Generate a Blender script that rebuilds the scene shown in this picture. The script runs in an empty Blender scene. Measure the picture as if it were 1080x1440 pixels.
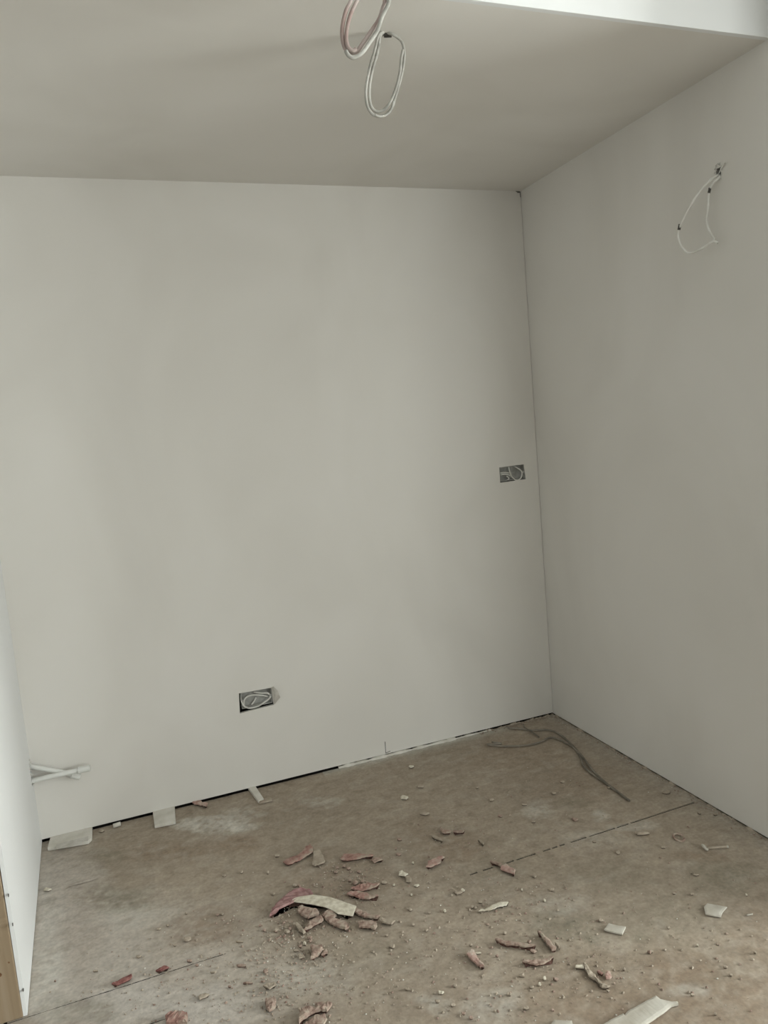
import bpy, bmesh, math, random
import numpy as np
from mathutils import Vector, Matrix, noise

sc = bpy.context.scene
COL = sc.collection

# ------------------------------------------------------------------ camera
cam_d = bpy.data.cameras.new('camera')
cam_d.sensor_fit = 'VERTICAL'
cam_d.sensor_height = 36.0
cam_d.lens = 36.0 * 1054.67 / 1440.0
cam_d.clip_start = 0.02
cam = bpy.data.objects.new('camera', cam_d)
COL.objects.link(cam)
RIGHT, FWD, UP = (0.93163, -0.35316, -0.08616), (0.34280, 0.93230, -0.11535), (0.12107, 0.07792, 0.98958)
mw = Matrix.Identity(4)
for r in range(3):
    mw[r][0], mw[r][1], mw[r][2] = RIGHT[r], UP[r], -FWD[r]
mw.translation = (-1.86014, -2.97098, 1.43648)
cam.matrix_world = mw
sc.camera = cam

# ------------------------------------------------------------------ world, lights, exposure
world = bpy.data.worlds.new('overcast_sky')
sc.world = world
world.use_nodes = True
bg = world.node_tree.nodes['Background']
bg.inputs['Color'].default_value = (0.80, 0.88, 1.0, 1)
bg.inputs['Strength'].default_value = 1.0

def area(name, loc, rot, sx, sy, watts, color):
    d = bpy.data.lights.new(name, 'AREA')
    d.shape = 'RECTANGLE'
    d.size, d.size_y = sx, sy
    d.energy = watts
    d.color = color
    o = bpy.data.objects.new(name, d)
    o.location, o.rotation_euler = loc, rot
    COL.objects.link(o)
    return o

# daylight entering through the two glazed openings of the front room
area('daylight_window_1', (2.33, -3.2, 1.45), (0, math.pi / 2, 0), 1.6, 1.4, 205, (0.985, 0.99, 0.975))
area('daylight_window_2', (0.9, -5.69, 1.45), (math.pi / 2, 0, 0), 1.6, 1.3, 84, (0.985, 0.99, 0.975))

vs = sc.view_settings
vs.view_transform = 'Standard'
vs.look = 'None'
vs.exposure = 0.03
vs.gamma = 1.0
vs.use_curve_mapping = False

# ------------------------------------------------------------------ measured tables (metres)
FLAKES = [
 ('plaster_shard', [(-1.454,-0.5941),(-1.4476,-0.6129),(-1.4316,-0.614),(-1.3995,-0.6058),(-1.3706,-0.5902),(-1.3455,-0.58),(-1.3416,-0.566),(-1.3449,-0.5366),(-1.3623,-0.538),(-1.3821,-0.5598),(-1.3998,-0.5742),(-1.4251,-0.5761),(-1.4472,-0.5823)], 0.009, 0.004, 0.004, 'pink',
  'long diagonal pink plaster shard behind the debris heap, left of a dusty flake'),
 ('plaster_flake', [(-1.3455,-0.58),(-1.369,-0.6507),(-1.3632,-0.664),(-1.3412,-0.6634),(-1.3261,-0.6589),(-1.3216,-0.6146),(-1.3233,-0.5815),(-1.3342,-0.57)], 0.009, 0.003, 0.003, 'dusty',
  'dust coloured plaster flake touching the right end of the long diagonal pink shard'),
 ('plaster_scrap', [(-1.5555,-0.8521),(-1.5448,-0.8249),(-1.5157,-0.7938),(-1.4636,-0.7553),(-1.4372,-0.7626),(-1.4128,-0.787),(-1.4096,-0.822),(-1.4316,-0.819),(-1.4597,-0.8106),(-1.4904,-0.8029),(-1.5143,-0.8201),(-1.532,-0.8441)], 0.012, 0.004, 0.002, 'rose',
  'crumpled rose pink plaster scrap under the left end of the cream strip'),
 ('plaster_strip', [(-1.4944,-0.8063),(-1.4552,-0.8117),(-1.4135,-0.826),(-1.37,-0.8647),(-1.3323,-0.9115),(-1.3095,-0.9385),(-1.3336,-0.9768),(-1.3713,-0.9498),(-1.3817,-0.9261),(-1.3991,-0.9023),(-1.4303,-0.8708),(-1.468,-0.8357)], 0.005, 0.016, -0.006, 'cream',
  'tapering cream board strip lying on top of the pink debris heap'),
 ('plaster_lump', [(-1.4745,-0.8785),(-1.4641,-0.9042),(-1.4532,-0.9179),(-1.4354,-0.9152),(-1.4196,-0.9196),(-1.4178,-0.8961),(-1.4364,-0.8739),(-1.4561,-0.8551),(-1.4701,-0.8519)], 0.013, 0.004, 0, 'pinkdust',
  'rounded pink plaster lump tucked below the middle of the cream strip'),
 ('plaster_lump', [(-1.4773,-0.9636),(-1.4657,-0.9467),(-1.4393,-0.9292),(-1.4194,-0.9277),(-1.4139,-0.9464),(-1.4242,-0.9528),(-1.4448,-0.9576),(-1.461,-0.9645)], 0.013, 0.005, 0, 'pinkdust',
  'knobbly pink lump in front of the heap, right of a small bar'),
 ('plaster_bar', [(-1.4954,-0.9234),(-1.4874,-0.9198),(-1.48,-0.9469),(-1.4745,-0.9708),(-1.4829,-0.9758),(-1.4918,-0.956)], 0.01, 0.004, 0, 'dusty',
  'short dusty plaster bar at the front left of the debris heap'),
 ('plaster_lump', [(-1.4132,-0.9229),(-1.4098,-0.9447),(-1.397,-0.9749),(-1.3814,-1.0022),(-1.3691,-1.0162),(-1.3556,-1.0119),(-1.3585,-0.9834),(-1.373,-0.9679),(-1.3877,-0.9523),(-1.373,-0.9441),(-1.3697,-0.9256),(-1.39,-0.9108)], 0.014, 0.003, 0.002, 'pinkdust',
  'long brown pink lump poking out below the cream strip towards the camera'),
 ('plaster_shard', [(-1.3255,-0.9428),(-1.318,-0.965),(-1.3032,-0.9868),(-1.2694,-1.0164),(-1.261,-1.007),(-1.2814,-0.9882),(-1.2892,-0.968),(-1.3058,-0.9511),(-1.3141,-0.9385)], 0.011, 0.004, 0.003, 'pinkdust',
  'pointed pink brown shard at the right end of the cream strip'),
 ('plaster_shard', [(-1.268,-1.0191),(-1.2675,-1.0311),(-1.2425,-1.0557),(-1.2283,-1.0477),(-1.2432,-1.0321),(-1.2593,-1.0158)], 0.009, 0.004, 0.002, 'dusty',
  'narrow dusty shard forming the rightmost tip of the debris heap'),
 ('plaster_block', [(-1.3285,-1.003),(-1.331,-1.0247),(-1.3091,-1.0381),(-1.2931,-1.054),(-1.2807,-1.0434),(-1.2778,-1.0257),(-1.2993,-1.0105),(-1.3147,-0.9985)], 0.011, 0.004, 0, 'pinkdust',
  'squarish pink brown block just below the right end of the cream strip'),
 ('plaster_flake', [(-1.2777,-0.6725),(-1.2579,-0.6885),(-1.229,-0.6941),(-1.202,-0.697),(-1.1797,-0.7056),(-1.1711,-0.7052),(-1.194,-0.6821),(-1.2234,-0.6606),(-1.256,-0.648)], 0.008, 0.005, 0.004, 'pink',
  'flat pink flake with raised front edge, behind the twin curved flakes'),
 ('plaster_shard', [(-1.1867,-0.725),(-1.1812,-0.7407),(-1.1656,-0.7365),(-1.1469,-0.7391),(-1.1507,-0.7267),(-1.1711,-0.7129)], 0.007, 0.003, 0, 'pinkdust',
  'small pointed shard at the right tip of the flat pink flake'),
 ('plaster_flake', [(-1.2964,-0.8471),(-1.2711,-0.865),(-1.2443,-0.8705),(-1.2182,-0.871),(-1.2099,-0.8664),(-1.2228,-0.8549),(-1.2437,-0.8391),(-1.2635,-0.8353),(-1.2859,-0.8392)], 0.01, 0.006, 0.005, 'pink',
  'rear one of the two curved pink flakes above the cream strip'),
 ('plaster_flake', [(-1.3176,-0.8645),(-1.2975,-0.8817),(-1.2832,-0.9001),(-1.2607,-0.9164),(-1.2315,-0.9212),(-1.2512,-0.9042),(-1.2597,-0.8844),(-1.2733,-0.8639),(-1.2951,-0.8589)], 0.01, 0.005, 0.006, 'pink',
  'front one of the two curved pink flakes above the cream strip'),
 ('plaster_chip', [(-1.136,-0.846),(-1.1197,-0.8595),(-1.1059,-0.8528),(-1.1147,-0.8408),(-1.1175,-0.8273),(-1.1275,-0.8315)], 0.008, 0.004, 0, 'cream',
  'pale angular plaster chip right of the twin curved flakes'),
 ('plaster_chip', [(-1.1197,-0.8595),(-1.1269,-0.8836),(-1.1152,-0.8945),(-1.1045,-0.8818),(-1.1069,-0.8617)], 0.006, 0.002, 0, 'dusty',
  'dusty chip touching the front of the pale angular chip'),
 ('plaster_lump', [(-1.4915,-1.0854),(-1.4729,-1.083),(-1.4515,-1.0716),(-1.4497,-1.0496),(-1.4803,-1.0356),(-1.4814,-1.0649)], 0.016, 0.002, 0, 'pinkdust',
  'triangular faceted pink plaster lump in front of the debris heap'),
 ('plaster_chip', [(-1.4626,-1.0866),(-1.442,-1.0858),(-1.4408,-1.0701),(-1.4519,-1.0731)], 0.01, 0.004, 0, 'pinkdust',
  'small chip leaning on the right of the triangular pink lump'),
 ('plaster_chip', [(-1.5208,-1.0515),(-1.5199,-1.0657),(-1.5045,-1.0668),(-1.5041,-1.0567),(-1.5132,-1.0485)], 0.008, 0.001, 0, 'dusty',
  'small dusty chip left of the triangular pink lump'),
 ('plaster_shard', [(-1.0417,-0.8515),(-1.0282,-0.8589),(-1.0106,-0.8513),(-0.9893,-0.8481),(-0.9786,-0.8313),(-0.9666,-0.8303),(-0.9821,-0.8141),(-1.0005,-0.8168),(-1.0238,-0.8242)], 0.009, 0.005, 0.003, 'pinklight',
  'leaf shaped light pink shard alone in the middle of the floor'),
 ('plaster_sliver', [(-0.9118,-0.6922),(-0.8856,-0.7045),(-0.8767,-0.6986),(-0.8782,-0.6891),(-0.8971,-0.6773),(-0.8961,-0.6555),(-0.9063,-0.6674)], 0.008, 0.005, 0, 'pinkdust',
  'hooked thin plaster sliver, left of the two at the far end of the scatter'),
 ('plaster_sliver', [(-0.8764,-0.7074),(-0.845,-0.7215),(-0.8324,-0.7159),(-0.8593,-0.7008)], 0.008, 0.005, 0.003, 'pinkdust',
  'straight thin plaster sliver right of the hooked sliver'),
 ('plaster_sliver', [(-0.9514,-0.6894),(-0.9448,-0.7144),(-0.9308,-0.7389),(-0.9269,-0.7244),(-0.9379,-0.6929)], 0.007, 0.005, 0, 'dusty',
  'slanting thin plaster sliver below left of the hooked sliver'),
 ('plaster_sliver', [(-0.8212,-0.7877),(-0.8189,-0.8228),(-0.8125,-0.8166),(-0.8135,-0.7904)], 0.006, 0.004, 0, 'dusty',
  'tiny slanting sliver right of the straight thin sliver'),
 ('plaster_shard', [(-0.8393,-0.9713),(-0.8293,-0.9886),(-0.817,-1.0186),(-0.8011,-1.0039),(-0.8013,-0.9896),(-0.8103,-0.9557),(-0.8277,-0.9608)], 0.009, 0.005, 0.003, 'pinklight',
  'rectangular salmon pink shard beside the dark floor joint'),
 ('plaster_shard', [(-0.8486,-0.921),(-0.8391,-0.9351),(-0.8294,-0.9589),(-0.8195,-0.9516),(-0.8294,-0.928)], 0.008, 0.004, 0, 'pinkdust',
  'narrow shard tucked behind the rectangular salmon pink shard'),
 ('plaster_sliver', [(-0.9934,-1.1181),(-0.9714,-1.1257),(-0.9457,-1.1312),(-0.9358,-1.1276),(-0.9093,-1.1323),(-0.8969,-1.1245),(-0.9214,-1.1115),(-0.9451,-1.1112),(-0.9721,-1.1173)], 0.006, 0.003, 0.002, 'cream',
  'long split off-white sliver on the bare floor in front of the joint'),
 ('plaster_block', [(-1.8804,-1.1182),(-1.8787,-1.144),(-1.8303,-1.168),(-1.8269,-1.1365),(-1.839,-1.1206),(-1.8654,-1.1117)], 0.016, 0.004, 0, 'pink',
  'pink plaster block at the bottom edge near the left crack'),
 ('plaster_chip', [(-1.7949,-1.0813),(-1.7914,-1.0941),(-1.7741,-1.0927),(-1.7652,-1.0872),(-1.7764,-1.0794),(-1.7882,-1.0765)], 0.007, 0.003, 0, 'dusty',
  'brown plaster chip alone behind the pink block'),
 ('plaster_shard', [(-1.1066,-1.2655),(-1.1037,-1.2935),(-1.0972,-1.3227),(-1.0872,-1.33),(-1.0854,-1.3181),(-1.0871,-1.2889),(-1.0823,-1.2645),(-1.0908,-1.2533)], 0.011, 0.004, 0.003, 'pinklight',
  'pale pink bone shaped shard at the lower middle of the floor'),
 ('plaster_sliver', [(-1.0083,-1.2449),(-1.0124,-1.2522),(-1.008,-1.2648),(-0.9929,-1.2841),(-0.9685,-1.2982),(-0.9525,-1.3151),(-0.9284,-1.3239),(-0.9474,-1.3068),(-0.9636,-1.2901),(-0.988,-1.2756),(-1.0003,-1.257)], 0.008, 0.006, 0.003, 'pinkdust',
  'long wavy string-like plaster sliver beside the bone shaped shard'),
 ('plaster_sliver', [(-0.9927,-1.3599),(-0.9652,-1.3825),(-0.9399,-1.3878),(-0.9113,-1.3834),(-0.9293,-1.3764),(-0.9581,-1.366),(-0.9761,-1.3589)], 0.009, 0.006, 0.005, 'pinkdust',
  'smile shaped curved sliver in front of the wavy sliver'),
 ('plaster_stick', [(-0.8932,-1.276),(-0.8949,-1.3131),(-0.8992,-1.3552),(-0.8885,-1.359),(-0.8822,-1.3495),(-0.8824,-1.3195),(-0.884,-1.2856)], 0.009, 0.004, 0.002, 'pinkdust',
  'straight slanting plaster stick at the right of the wavy sliver'),
 ('plaster_chip', [(-0.8729,-1.3305),(-0.8779,-1.3554),(-0.8723,-1.3546),(-0.8679,-1.3331)], 0.006, 0.004, 0, 'dusty',
  'narrow chip right beside the straight slanting stick'),
 ('plaster_stick', [(-0.8528,-1.4282),(-0.8459,-1.4298),(-0.85,-1.4481),(-0.8497,-1.4754),(-0.8543,-1.5057),(-0.8403,-1.5263),(-0.849,-1.5274),(-0.8625,-1.5192),(-0.8588,-1.4984),(-0.8662,-1.4733),(-0.8615,-1.4501)], 0.01, 0.002, 0.003, 'dusty',
  'long bent stick of plaster with a short pale arm, lower right'),
 ('plaster_stick', [(-0.8749,-1.4249),(-0.88,-1.4336),(-0.8607,-1.4434),(-0.8559,-1.4353)], 0.007, 0.003, 0, 'cream',
  'short pale arm lying across the top of the long bent stick'),
 ('plaster_pebble', [(-0.83,-1.4879),(-0.835,-1.4985),(-0.8258,-1.5022),(-0.8169,-1.4997),(-0.812,-1.4895),(-0.8191,-1.4828)], 0.013, 0.001, 0, 'pinklight',
  'round pinkish pebble right of the long bent stick'),
 ('plaster_chip', [(-0.8385,-1.4683),(-0.8354,-1.4832),(-0.828,-1.4813),(-0.8312,-1.4694)], 0.007, 0.003, 0, 'pink',
  'dark pink chip between the bent stick and the pebble'),
 ('plaster_lump', [(-1.6382,-1.1815),(-1.6408,-1.2054),(-1.6343,-1.2191),(-1.6196,-1.211),(-1.6128,-1.1891),(-1.6215,-1.1762),(-1.6351,-1.1728)], 0.018, 0.001, 0, 'pinkdust',
  'egg shaped pinkish lump near the bottom edge'),
 ('plaster_flake', [(-1.6328,-1.1265),(-1.6192,-1.1434),(-1.5979,-1.1377),(-1.603,-1.1253),(-1.6215,-1.1196)], 0.008, 0.005, 0.003, 'dusty',
  'bowed brown flake just behind the egg shaped lump'),
 ('plaster_lump', [(-1.5786,-1.2942),(-1.5703,-1.2889),(-1.544,-1.2782),(-1.5248,-1.2771),(-1.504,-1.2875),(-1.4872,-1.2755),(-1.496,-1.2605),(-1.5261,-1.2477),(-1.5264,-1.2658),(-1.5467,-1.253),(-1.5649,-1.2499)], 0.016, 0.006, 0.003, 'pinkdust',
  'largest ragged pink lump cut by the bottom edge'),
 ('plaster_chip', [(-1.5684,-1.2993),(-1.5361,-1.2837),(-1.5098,-1.291),(-1.5106,-1.306),(-1.5234,-1.3216)], 0.012, 0.001, 0, 'pinkdust',
  'crumbly pink piece under the front of the largest ragged lump'),
 ('plaster_shard', [(-2.0048,-0.9306),(-1.9923,-0.9369),(-1.972,-0.9353),(-1.9527,-0.9297),(-1.9513,-0.9133),(-1.9689,-0.9166),(-1.9895,-0.9236)], 0.008, 0.004, 0.002, 'red',
  'dark red sliver lying on the left floor joint'),
 ('plaster_shard', [(-1.8906,-0.9317),(-1.8766,-0.9372),(-1.8542,-0.9361),(-1.8648,-0.921),(-1.881,-0.9253)], 0.007, 0.004, 0, 'red',
  'shorter dark red sliver on the left floor joint, further from the post'),
 ('board_offcut', [(-0.4218,-1.3953),(-0.4026,-1.3883),(-0.3826,-1.4092),(-0.3685,-1.4277),(-0.3932,-1.4356),(-0.4133,-1.4497),(-0.4417,-1.4224)], 0.006, 0.002, 0.002, 'white',
  'white paper-faced offcut with a pointed corner at the right'),
 ('board_offcut', [(-0.7267,-1.3478),(-0.698,-1.331),(-0.6669,-1.3665),(-0.6933,-1.384)], 0.007, 0.002, 0.002, 'white',
  'small white rectangular board offcut left of the pointed one'),
 ('board_offcut', [(-0.3457,-1.4738),(-0.3393,-1.4707),(-0.3237,-1.4748),(-0.3295,-1.4791)], 0.003, 0.001, 0, 'white',
  'tiny white splinter right of the pointed offcut'),
 ('board_offcut', [(-0.9538,-1.6175),(-0.9081,-1.6106),(-0.8682,-1.6083),(-0.868,-1.6133),(-0.8554,-1.6069),(-0.7626,-1.5982),(-0.7612,-1.6117),(-0.7438,-1.629),(-0.7303,-1.6358),(-0.7338,-1.642),(-0.7524,-1.6387),(-0.7823,-1.6459),(-0.8264,-1.6531),(-0.866,-1.661)], 0.011, 0.001, 0, 'white',
  'large pale board strip running out of the bottom edge at the right'),
 ('board_offcut', [(-1.0429,-1.5617),(-1.022,-1.5511),(-0.9848,-1.5706),(-0.9921,-1.5869)], 0.008, 0.001, 0, 'white',
  'white chip on the bottom edge left of the large pale strip'),
 ('plaster_scrap', [(-1.7006,0.0406),(-1.6891,0.0603),(-1.6657,0.0175),(-1.6509,-0.0142),(-1.631,-0.0427),(-1.6387,-0.0636),(-1.6818,-0.0135)], 0.01, 0.004, 0.003, 'pinklight',
  'pale pink scrap stuck at the foot of the back wall'),
]
CHIPS = [(-1.4623,-0.5345,0.0114,0.0066,-0.5,'d'),(-1.5123,-0.6183,0.0061,0.0061,-0.5,'d'),(-1.2993,-0.7028,0.006,0.0061,-0.5,'p'),(-1.2758,-0.7066,0.0072,0.0081,-0.5,'p'),(-1.3105,-0.7234,0.0083,0.0059,-0.5,'p'),(-1.2669,-0.7249,0.0083,0.006,-0.5,'p'),(-1.242,-0.7606,0.0071,0.0059,-0.5,'p'),(-1.2718,-0.8129,0.0103,0.0093,-0.49,'p'),(-1.2492,-0.8168,0.008,0.0075,-0.49,'p'),(-1.2383,-0.8268,0.0069,0.0075,-0.49,'p'),(-1.1901,-0.8528,0.0102,0.0074,-0.49,'d'),(-1.1661,-0.8781,0.0045,0.0073,-0.49,'w'),(-1.0897,-0.73,0.0109,0.0063,-0.5,'p'),(-1.0856,-0.6939,0.0049,0.0065,-0.51,'p'),(-1.0536,-0.647,0.01,0.0067,-0.51,'p'),(-1.2833,-0.7899,0.0058,0.0057,-0.49,'p'),(-1.5223,-0.7401,0.0081,0.0056,-0.49,'d'),(-1.4485,-0.7304,0.0082,0.0095,-0.49,'d'),(-1.4361,-0.737,0.0058,0.0057,-0.49,'p'),(-1.5825,-0.8992,0.0054,0.0064,-0.48,'p'),(-1.5522,-0.915,0.0085,0.008,-0.48,'d'),(-1.5234,-0.9369,0.0106,0.0079,-0.48,'d'),(-1.5129,-0.9286,0.0064,0.0064,-0.48,'p'),(-1.5233,-0.8914,0.0054,0.0049,-0.48,'p'),(-1.4706,-0.9948,0.0073,0.0061,-0.48,'p'),(-1.5199,-1.0247,0.0102,0.0044,-0.48,'d'),(-1.4896,-1.0113,0.0062,0.0074,-0.48,'w'),(-1.5036,-1.0171,0.0051,0.0074,-0.48,'p'),(-1.4719,-1.0074,0.0062,0.006,-0.48,'p'),(-1.2698,-1.0859,0.0051,0.0045,-0.48,'d'),(-1.1672,-1.0137,0.0074,0.0148,-0.49,'d'),(-1.1856,-1.079,0.0052,0.0077,-0.48,'d'),(-1.2723,-1.1366,0.0099,0.0057,-0.48,'d'),(-1.1609,-1.1192,0.0061,0.006,-0.48,'d'),(-1.0666,-0.7983,0.0047,0.0181,-0.5,'w'),(-1.0066,-1.0079,0.0152,0.0087,-0.49,'d'),(-0.9886,-1.0057,0.0065,0.007,-0.49,'w'),(-0.9994,-1.0878,0.0063,0.0098,-0.49,'d'),(-0.9917,-1.0956,0.0042,0.0065,-0.49,'d'),(-0.9683,-1.0783,0.0084,0.0067,-0.49,'d'),(-1.1042,-0.9155,0.0112,0.0054,-0.49,'w'),(-1.0784,-1.068,0.0052,0.0065,-0.49,'w'),(-1.1359,-0.9505,0.0044,0.0052,-0.49,'w'),(-1.1219,-1.0523,0.0052,0.0048,-0.49,'d'),(-0.561,-0.6574,0.0116,0.0051,-0.52,'d'),(-0.6749,-0.6843,0.0101,0.0073,-0.52,'p'),(-0.6496,-0.5701,0.008,0.0053,-0.52,'d'),(-0.5943,-0.7742,0.0086,0.0047,-0.52,'d'),(-0.4606,-0.8338,0.0122,0.0167,-0.52,'p'),(-0.4211,-0.6411,0.0079,0.0109,-0.53,'d'),(-0.9315,-0.3881,0.018,0.0138,-0.53,'w'),(-0.344,-0.583,0.0094,0.0058,-0.53,'d'),(-0.6496,-0.456,0.0055,0.0057,-0.53,'d'),(-0.9065,-0.5351,0.0211,0.0076,-0.52,'d'),(-0.7599,-1.0477,0.0087,0.0092,-0.5,'d'),(-0.7973,-1.1617,0.0041,0.0066,-0.49,'w'),(-0.7512,-1.129,0.0074,0.0069,-0.49,'d'),(-0.8296,-1.087,0.0032,0.0052,-0.49,'w'),(-0.9715,-1.2313,0.0069,0.0059,-0.48,'d'),(-0.9306,-1.2913,0.0067,0.0057,-0.48,'p'),(-0.9409,-1.3295,0.0094,0.0068,-0.48,'p'),(-1.0346,-1.2994,0.0047,0.004,-0.47,'p'),(-1.0134,-1.3914,0.0099,0.0062,-0.47,'d'),(-1.0115,-1.436,0.0071,0.0036,-0.47,'d'),(-0.9434,-1.4408,0.008,0.0049,-0.47,'p'),(-0.9891,-1.4367,0.0053,0.0061,-0.47,'w'),(-0.9675,-1.4258,0.0054,0.0062,-0.47,'w'),(-1.078,-1.2308,0.0049,0.0042,-0.48,'d'),(-1.075,-1.2665,0.0095,0.0041,-0.48,'w'),(-1.0741,-1.4309,0.0079,0.0059,-0.47,'d'),(-1.2028,-1.4347,0.006,0.0044,-0.46,'p'),(-1.1919,-1.4548,0.006,0.0131,-0.46,'p'),(-0.771,-1.4897,0.0044,0.0038,-0.47,'d'),(-0.6686,-1.4698,0.0054,0.0041,-0.48,'d'),(-0.7079,-1.3089,0.0078,0.0061,-0.48,'d'),(-0.0694,-1.0078,0.0082,0.0073,-0.52,'d'),(-0.0315,-1.0403,0.007,0.0049,-0.52,'d'),(-0.316,-1.1106,0.0099,0.0062,-0.51,'d'),(-0.461,-1.0673,0.0089,0.0081,-0.5,'d'),(-0.4861,-0.9782,0.0069,0.0043,-0.51,'d'),(-0.3223,-1.0157,0.0241,0.0111,-0.51,'d'),(-0.3324,-1.271,0.0082,0.0037,-0.5,'d'),(-0.4086,-1.3353,0.006,0.0051,-0.49,'d'),(-0.4503,-1.3093,0.005,0.0034,-0.49,'d'),(-0.5659,-1.4167,0.0056,0.006,-0.48,'d'),(-0.5476,-1.5051,0.0036,0.0042,-0.48,'w'),(-0.6736,-1.4702,0.0063,0.0055,-0.48,'p'),(-0.4395,-1.5908,0.0035,0.0042,-0.48,'d'),(-0.068,-0.8409,0.0162,0.0081,-0.53,'d'),(-0.222,-0.707,0.0065,0.0056,-0.53,'d'),(-0.2775,-1.4091,0.0039,0.0052,-0.49,'w'),(-1.7953,-0.833,0.014,0.0097,-0.48,'d'),(-1.9324,-0.841,0.0095,0.0047,-0.47,'d'),(-1.8322,-0.8406,0.0043,0.0032,-0.48,'d'),(-1.7996,-0.9281,0.0093,0.0045,-0.47,'p'),(-1.7833,-0.9549,0.0051,0.0044,-0.47,'p'),(-1.7473,-1.0034,0.007,0.0028,-0.47,'d'),(-1.6699,-1.0159,0.0161,0.0056,-0.47,'p'),(-1.6138,-1.0685,0.0089,0.0109,-0.47,'p'),(-1.6657,-1.0884,0.0165,0.0026,-0.47,'p'),(-1.713,-1.0785,0.0049,0.0026,-0.47,'p'),(-1.6573,-1.1234,0.0038,0.0038,-0.47,'d'),(-1.6581,-0.9142,0.0106,0.0031,-0.48,'d'),(-2.1994,-0.3526,0.0153,0.0089,-0.49,'w'),(-2.1509,-0.8337,0.0031,0.003,-0.47,'p'),(-2.0565,-0.9247,0.003,0.0028,-0.47,'d'),(-2.048,-0.8441,0.0084,0.0031,-0.47,'d'),(-2.0321,-0.0347,0.0131,0.0085,-0.51,'d'),(-0.8054,-0.1593,0.0136,0.0098,-0.54,'w'),(-0.8405,-0.3373,0.017,0.0087,-0.53,'d'),(-0.6448,-0.5668,0.0093,0.0053,-0.53,'d'),(-1.6487,-0.5621,0.0086,0.0062,-0.5,'d'),(-1.5912,-0.571,0.0062,0.0083,-0.5,'d'),(-1.6839,-0.7631,0.0056,0.0088,-0.49,'d'),(-1.6984,-0.7592,0.0056,0.0053,-0.49,'p'),(-1.7859,-0.7056,0.0046,0.0036,-0.49,'d'),(-1.8708,-0.7416,0.0089,0.0052,-0.48,'d'),(-1.8437,-0.7379,0.0056,0.0035,-0.48,'d'),(-1.5895,-0.871,0.0054,0.0049,-0.48,'p'),(-1.5528,-0.9181,0.0053,0.0048,-0.48,'p'),(-1.2242,-1.3499,0.009,0.0059,-0.47,'w'),(-1.244,-1.3713,0.0071,0.0058,-0.47,'d'),(-1.2142,-1.399,0.007,0.0045,-0.46,'d'),(-1.2955,-1.3006,0.0073,0.0048,-0.47,'d'),(-1.1816,-1.3446,0.0063,0.0049,-0.47,'d'),(-1.0603,-1.4887,0.0077,0.0045,-0.46,'d'),(-0.852,-1.5298,0.0043,0.0036,-0.47,'d'),(-0.6778,-1.6992,0.0032,0.0033,-0.46,'d'),(-0.6817,-1.6311,0.005,0.0035,-0.47,'d'),(-0.545,-1.5967,0.006,0.0039,-0.47,'d'),(-0.5529,-1.6229,0.0051,0.0038,-0.47,'d')]
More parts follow.
